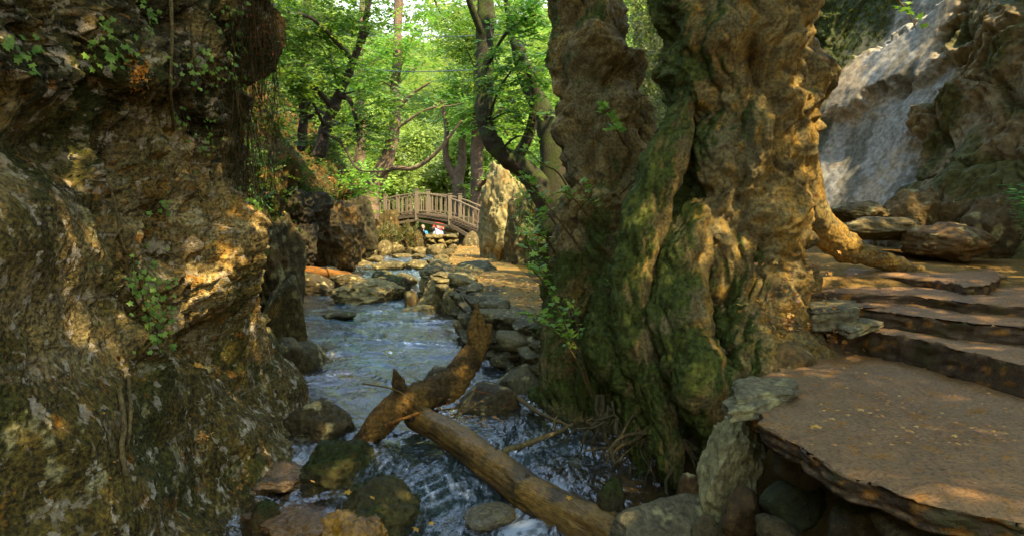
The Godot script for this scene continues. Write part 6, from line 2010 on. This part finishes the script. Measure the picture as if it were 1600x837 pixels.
	for k in 7:
		var a := Acc.new()
		var b0 := at(1640, 350, 5.8)
		var tip := at(1560 + k * 6, 290 + 14 * k, 5.6) 
		var line := []
		for i in 12:
			var t := i / 11.0
			var p := b0.lerp(tip, t) + Vector3(0, 0.10 * sin(t * PI), 0)
			line.append([p, .004])
			for s in [-1.0, 1.0]:
				var l := 0.09 * sin(PI * (0.15 + 0.8 * t))
				var bs := Basis(Vector3.UP, g.randf_range(-.2, .2) + (0.0 if s > 0 else PI)) * Basis(Vector3.RIGHT, -PI / 2 + 0.2)
				leaf(a, Transform3D(bs * Basis.from_scale(Vector3(l * 0.4, l, l)), p + bs * Vector3(0, l * 0.5, 0)), 0, Color(0.07, 0.22, 0.02) * g.randf_range(0.8, 1.2))
		plain_tube(a, line, 4, 30, Color(0.10, 0.16, 0.03))
		part("frond", a.mesh(), M.leaf, fr)
	# ivy and undergrowth covering the slope, the far banks and the rock behind the trunks
	var where := []
	var tint := PackedColorArray()
	for k in 8000:
		var t := g.randf_range(0.1, 6.6)
		var y := 0.9 + 7.5 * pow(g.randf(), 1.3)
		var p := hill_point(t, y)
		var m := soft.get_noise_3dv(p * 0.55) + 0.5 * soft.get_noise_3dv(p * 1.7)
		if m < -0.12 + 0.45 * sm(2.2, 1.0, y):
			continue
		p += Vector3(0.85, 0.45, 0.1).normalized() * (hill_push(p) + 0.06)
		where.append(Transform3D(leaf_frame(g, g.randf_range(0.35, 0.75), 0.9), p))
		tint.append(Color(0.065, 0.15, 0.018).lerp(Color(0.13, 0.21, 0.03), g.randf()) * g.randf_range(0.6, 1.3))
	var o := many("ground_ivy", M.spray_mesh, M.leaf, where, tint, self)
	tag(o, "ivy and seedlings covering the wooded slope in patches", "ivy")
	where = []
	tint = PackedColorArray()
	for k in 1500:
		var q := at(g.randf_range(985, 1060), g.randf_range(-60, 330), g.randf_range(9.6, 10.6))
		where.append(Transform3D(leaf_frame(g, g.randf_range(0.22, 0.4), 1.2), q))
		tint.append(Color(0.12, 0.19, 0.05).lerp(Color(0.30, 0.30, 0.14), g.randf() * 0.7))
	o = many("wall_ivy", M.spray_mesh, M.leaf, where, tint, self)
	tag(o, "sunlit ivy curtain on the rock seen between the two plane trunks", "ivy")
	where = []
	tint = PackedColorArray()
	for k in 2600:
		var z := -30.0 - 30.0 * g.randf()
		var x := g.randf_range(-14.0, 9.0)
		if x > table(left_edge, z) - 0.8 and x < table(right_edge, z) + (2.5 if z > -40.0 else 0.8):
			continue
		var p := Vector3(x, valley(x, z) + g.randf_range(0.0, 0.9), z)
		where.append(Transform3D(leaf_frame(g, g.randf_range(0.8, 1.6), 0.7), p))
		tint.append(Color(0.12, 0.23, 0.03).lerp(Color(0.26, 0.34, 0.06), g.randf()))
	for k in 2600:
		var z := -56.0 - 80.0 * g.randf()
		var x := -8.0 + g.randf_range(-0.42, 0.42) * absf(z)
		where.append(Transform3D(leaf_frame(g, g.randf_range(2.0, 4.0), 0.7), Vector3(x, valley(x, z) + g.randf_range(0.0, 2.6), z)))
		tint.append(Color(0.16, 0.27, 0.04).lerp(Color(0.34, 0.42, 0.10), g.randf()))
	o = many("undergrowth", M.spray_mesh, M.leaf, where, tint, self)
	tag(o, "low leafy undergrowth on the banks beyond the bridge", "undergrowth")
	where = []
	tint = PackedColorArray()
	for k in 160:
		var q := at(g.randf_range(562, 650), 352 + absf(g.randfn()) * 16, g.randf_range(28.0, 28.6))
		where.append(Transform3D(leaf_frame(g, g.randf_range(0.35, 0.7), 1.1), q))
		tint.append(Color(0.10, 0.16, 0.03).lerp(Color(0.22, 0.15, 0.05), g.randf() * 0.8))
	o = many("bank_plants", M.spray_mesh, M.leaf, where, tint, self)
	tag(o, "plants hanging from the dark rocks under the left half of the bridge", "plants")
	# leaves on the dark rock right of the outcrop
	where = []
	tint = PackedColorArray()
	for k in 260:
		var q := at(846 + g.randfn() * 20, 310 + g.randfn() * 55, g.randf_range(15.0, 16.4))
		where.append(Transform3D(leaf_frame(g, g.randf_range(0.35, 0.6), 0.9), q))
		tint.append(Color(0.07, 0.15, 0.02) * g.randf_range(0.7, 1.5))
	o = many("rock_ivy", M.spray_mesh, M.leaf, where, tint, self)
	tag(o, "ivy hanging over the dark rock right of the path outcrop", "ivy")

func drop(where: Array, tint: PackedColorArray, g: RandomNumberGenerator, p: Vector3, s: float, tilt := 0.35) -> void:
	where.append(Transform3D(Basis(Vector3.UP, g.randf_range(0, TAU)) * Basis(Vector3.RIGHT, -PI / 2 + g.randf_range(-tilt, tilt)) * Basis.from_scale(Vector3.ONE * s), p))
	var c: Color = [Color(0.50, 0.24, 0.04), Color(0.60, 0.36, 0.07), Color(0.36, 0.17, 0.05), Color(0.28, 0.17, 0.08)][g.randi() % 4]
	tint.append(c * g.randf_range(0.7, 1.2))

func build_litter() -> void:
	var g := RandomNumberGenerator.new()
	g.seed = 31
	var where := []
	var tint := PackedColorArray()
	for k in 900:      # on the path
		var z := -8.2 - 20.0 * pow(g.randf(), 1.4)
		var x := table(right_edge, z) + g.randf_range(0.2, 1.3)
		drop(where, tint, g, Vector3(x, maxf(land(x, z), 0.45) + 0.05, z), g.randf_range(.025, .05), 0.5)
	for k in 520:      # on and around the steps
		var q := on_level(g.randf_range(1275, 1600), g.randf_range(405, 590), 0.92)
		var h := 0.66
		for s in [[-4.1, .83], [-4.43, .94], [-4.8, 1.01], [-5.26, 1.08]]:
			if q.z < s[0]:
				h = s[1]
		if q.x < 2.0 or g.randf() < 0.35:
			drop(where, tint, g, Vector3(q.x, h + 0.012, q.z), g.randf_range(.009, .020))
	for k in 34:
		var q := on_level(g.randf_range(1200, 1600), g.randf_range(600, 790), 0.65)
		if q.x > 1.2:
			drop(where, tint, g, Vector3(q.x, 0.668, q.z), g.randf_range(.004, .010))
	for k in 420:      # between the roots right of the big tree
		var q := at(1240 + g.randfn() * 50, 500 + g.randfn() * 60, 4.5)
		drop(where, tint, g, q, g.randf_range(.012, .028), 1.2)
	for k in 160:      # caught on the log jam
		var q := at(700 + g.randfn() * 35, 650 + g.randfn() * 14, 5.25 + g.randf_range(-.1, .2))
		drop(where, tint, g, q, g.randf_range(.015, .03), 1.0)
	for k in 900:      # down the wooded slope
		var t := g.randf_range(0.6, 6.0)
		var p := hill_point(t, 1.4 + 4.5 * g.randf())
		p += Vector3(0.85, 0.45, 0.1).normalized() * (hill_push(p) + 0.03)
		drop(where, tint, g, p, g.randf_range(.05, .09), 0.9)
	var o := many("fallen_leaves", M.leaf_simple, M.litter, where, tint, self)
	tag(o, "small dead orange and brown leaves scattered over steps, path and slope", "leaves")
	# the larger yellow leaves that lie apart
	for s in [[1275, 668, .66, .035, "yellow leaf lying alone on the middle of the slab"], [1352, 640, .665, .03, "orange leaf lying towards the back of the slab"], [1300, 655, .665, .02, "small orange leaf between two larger ones on the slab"]]:
		var q := on_level(s[0], s[1], s[2] + 0.012)
		var l := whole("fallen_leaf", M.leaves[1], M.yellow, s[4], "leaf", "single leaves on the slab")
		l.transform = Transform3D(Basis(Vector3.UP, s[0]) * Basis(Vector3.RIGHT, -PI / 2 + 0.15) * Basis.from_scale(Vector3.ONE * s[3]), q)
	for s in [[488, 706, 4.65, .03, "yellow leaf at the upper edge of the moss topped rock"], [540, 772, 4.15, .034, "bright orange leaf on the near side of the long mossy rock"], [586, 778, 4.12, .03, "orange leaf on the crest of the long mossy rock"], [655, 828, 4.0, .034, "orange leaf in the white water right of the long mossy rock"], [672, 820, 4.05, .025, "small yellow leaf in the white water"], [893, 780, 3.98, .03, "orange leaf lying on the long log"], [712, 672, 5.05, .035, "orange leaf on the head of the long log"], [492, 752, 4.4, .028, "yellow brown leaf on the dark side of the rapids"]]:
		var l := whole("fallen_leaf", M.leaves[2], M.yellow, s[4], "leaf", "single leaves on the rocks of the rapids")
		l.transform = Transform3D(Basis(Vector3.UP, s[0]) * Basis(Vector3.RIGHT, -PI / 2 + 0.5) * Basis.from_scale(Vector3.ONE * s[3]), at(s[0], s[1], s[2]))

func build_cables() -> void:
	for s in [[[500, 104, 22], [640, 112, 22], [760, 108, 22], "lower blue grey cable slung across the valley between the trees"], [[500, 52, 24], [640, 58, 24], [790, 54, 24], "upper thin cable slung across the valley between the trees"]]:
		var a := Acc.new()
		plain_tube(a, [[at(s[0][0], s[0][1], s[0][2]), .014], [at(s[1][0], s[1][1], s[1][2]), .014], [at(s[2][0], s[2][1], s[2][2]), .014]], 6, 40, Color(0.04, 0.07, 0.09))
		whole("cable", a.mesh(), M.plain, s[3], "cable", "cables across the valley")

# ---------------------------------------------------------------- everything
func _ready() -> void:
	rng.seed = 4
	var cam := Camera3D.new()
	cam.name = "camera"
	cam.fov = rad_to_deg(2.0 * atan(418.5 / F))
	cam.far = 900.0
	cam.near = 0.05
	cam.position = eye
	cam.basis = look
	add_child(cam)
	cam.current = true
	var env := Environment.new()
	env.background_mode = Environment.BG_SKY
	var sky := Sky.new()
	var sm_ := ProceduralSkyMaterial.new()
	sm_.sky_top_color = Color(0.52, 0.61, 0.74)
	sm_.sky_horizon_color = Color(1.0, 0.93, 0.80)
	sm_.sky_curve = 0.16
	sm_.ground_horizon_color = Color(0.55, 0.6, 0.55)
	sm_.ground_bottom_color = Color(0.15, 0.16, 0.12)
	sm_.energy_multiplier = 1.25
	sky.sky_material = sm_
	env.sky = sky
	env.tonemap_mode = Environment.TONE_MAPPER_LINEAR
	env.tonemap_exposure = 5.2
	env.sdfgi_enabled = true
	env.ssao_enabled = true
	env.ssil_enabled = true
	var we := WorldEnvironment.new()
	we.name = "world_environment"
	we.environment = env
	add_child(we)
	var sun := DirectionalLight3D.new()
	sun.name = "sun"
	sun.light_color = Color(1.0, 0.90, 0.74)
	sun.light_energy = 0.9
	sun.light_angular_distance = 0.5
	sun.shadow_enabled = true
	add_child(sun)
	sun.look_at_from_position(SUN.normalized() * 50.0, Vector3.ZERO)
	make_noises()
	make_materials()
	# openings overhead through which the sun reaches the ground: [place, width]
	gaps = [[at(590, 520, 9.0), 0.9], [at(600, 580, 7.5), 0.6], [at(330, 430, 4.8), 0.46], [at(90, 330, 3.4), 0.22], [at(985, 230, 6.1), 0.4], [at(1300, 420, 5.4), 0.4], [at(1350, 180, 8.8), 1.0], [at(1240, 300, 5.2), 0.6], [at(990, 230, 6.2), 0.5], [at(700, 620, 5.4), 0.35], [at(1130, 600, 4.6), 0.4], [at(780, 445, 11.5), 0.35], [at(690, 460, 12.4), 0.9], [at(620, 330, 29.0), 1.5], [at(680, 330, 28.6), 1.5], [at(745, 350, 27.9), 1.3], [at(795, 360, 17.6), 1.0], [at(665, 370, 33.6), 1.5], [at(600, 390, 27.0), 1.5], [at(660, 395, 27.0), 1.5]]
	M.spray_mesh = spray(1, 11, 0.55, 0.085, 3)
	M.far_spray = spray(0, 12, 0.60, 0.10, 4)
	M.tuft = tuft_mesh()
	M.leaves = []
	for k in 4:
		var a := Acc.new()
		leaf(a, Transform3D(), 2, Color(1, 1, 1) * (0.85 + 0.1 * k))
		M.leaves.append(a.mesh())
	var sl := Acc.new()
	leaf(sl, Transform3D(), 1, Color.WHITE)
	M.leaf_simple = sl.mesh()
	M.leaf_tones = [leafy(Color(0.22, 0.40, 0.05), Color(1, 1, 0.75), 0.45), leafy(Color(0.30, 0.46, 0.07), Color(1, 1, 0.75), 0.45), leafy(Color(0.15, 0.30, 0.035), Color(1, 1, 0.75), 0.45)]
	M.yellow = leafy(Color(0.62, 0.33, 0.03), Color(0.5, 0.5, 0.3), 0.5)
	var t0 := Time.get_ticks_msec()
	build_ground()
	build_stream()
	build_left_cliff()
	build_right_rock()
	build_hillside()
	print("land ", Time.get_ticks_msec() - t0)
	build_path()
	build_big_tree()
	build_second_tree()
	print("big trees ", Time.get_ticks_msec() - t0)
	build_wood()
	print("wood ", Time.get_ticks_msec() - t0)
	build_steps()
	build_boulders()
	build_dry_wall()
	build_far_walls()
	build_bridge()
	build_driftwood()
	print("stones ", Time.get_ticks_msec() - t0)
	build_people()
	build_plants()
	build_litter()
	build_cables()
	print("all ", Time.get_ticks_msec() - t0)
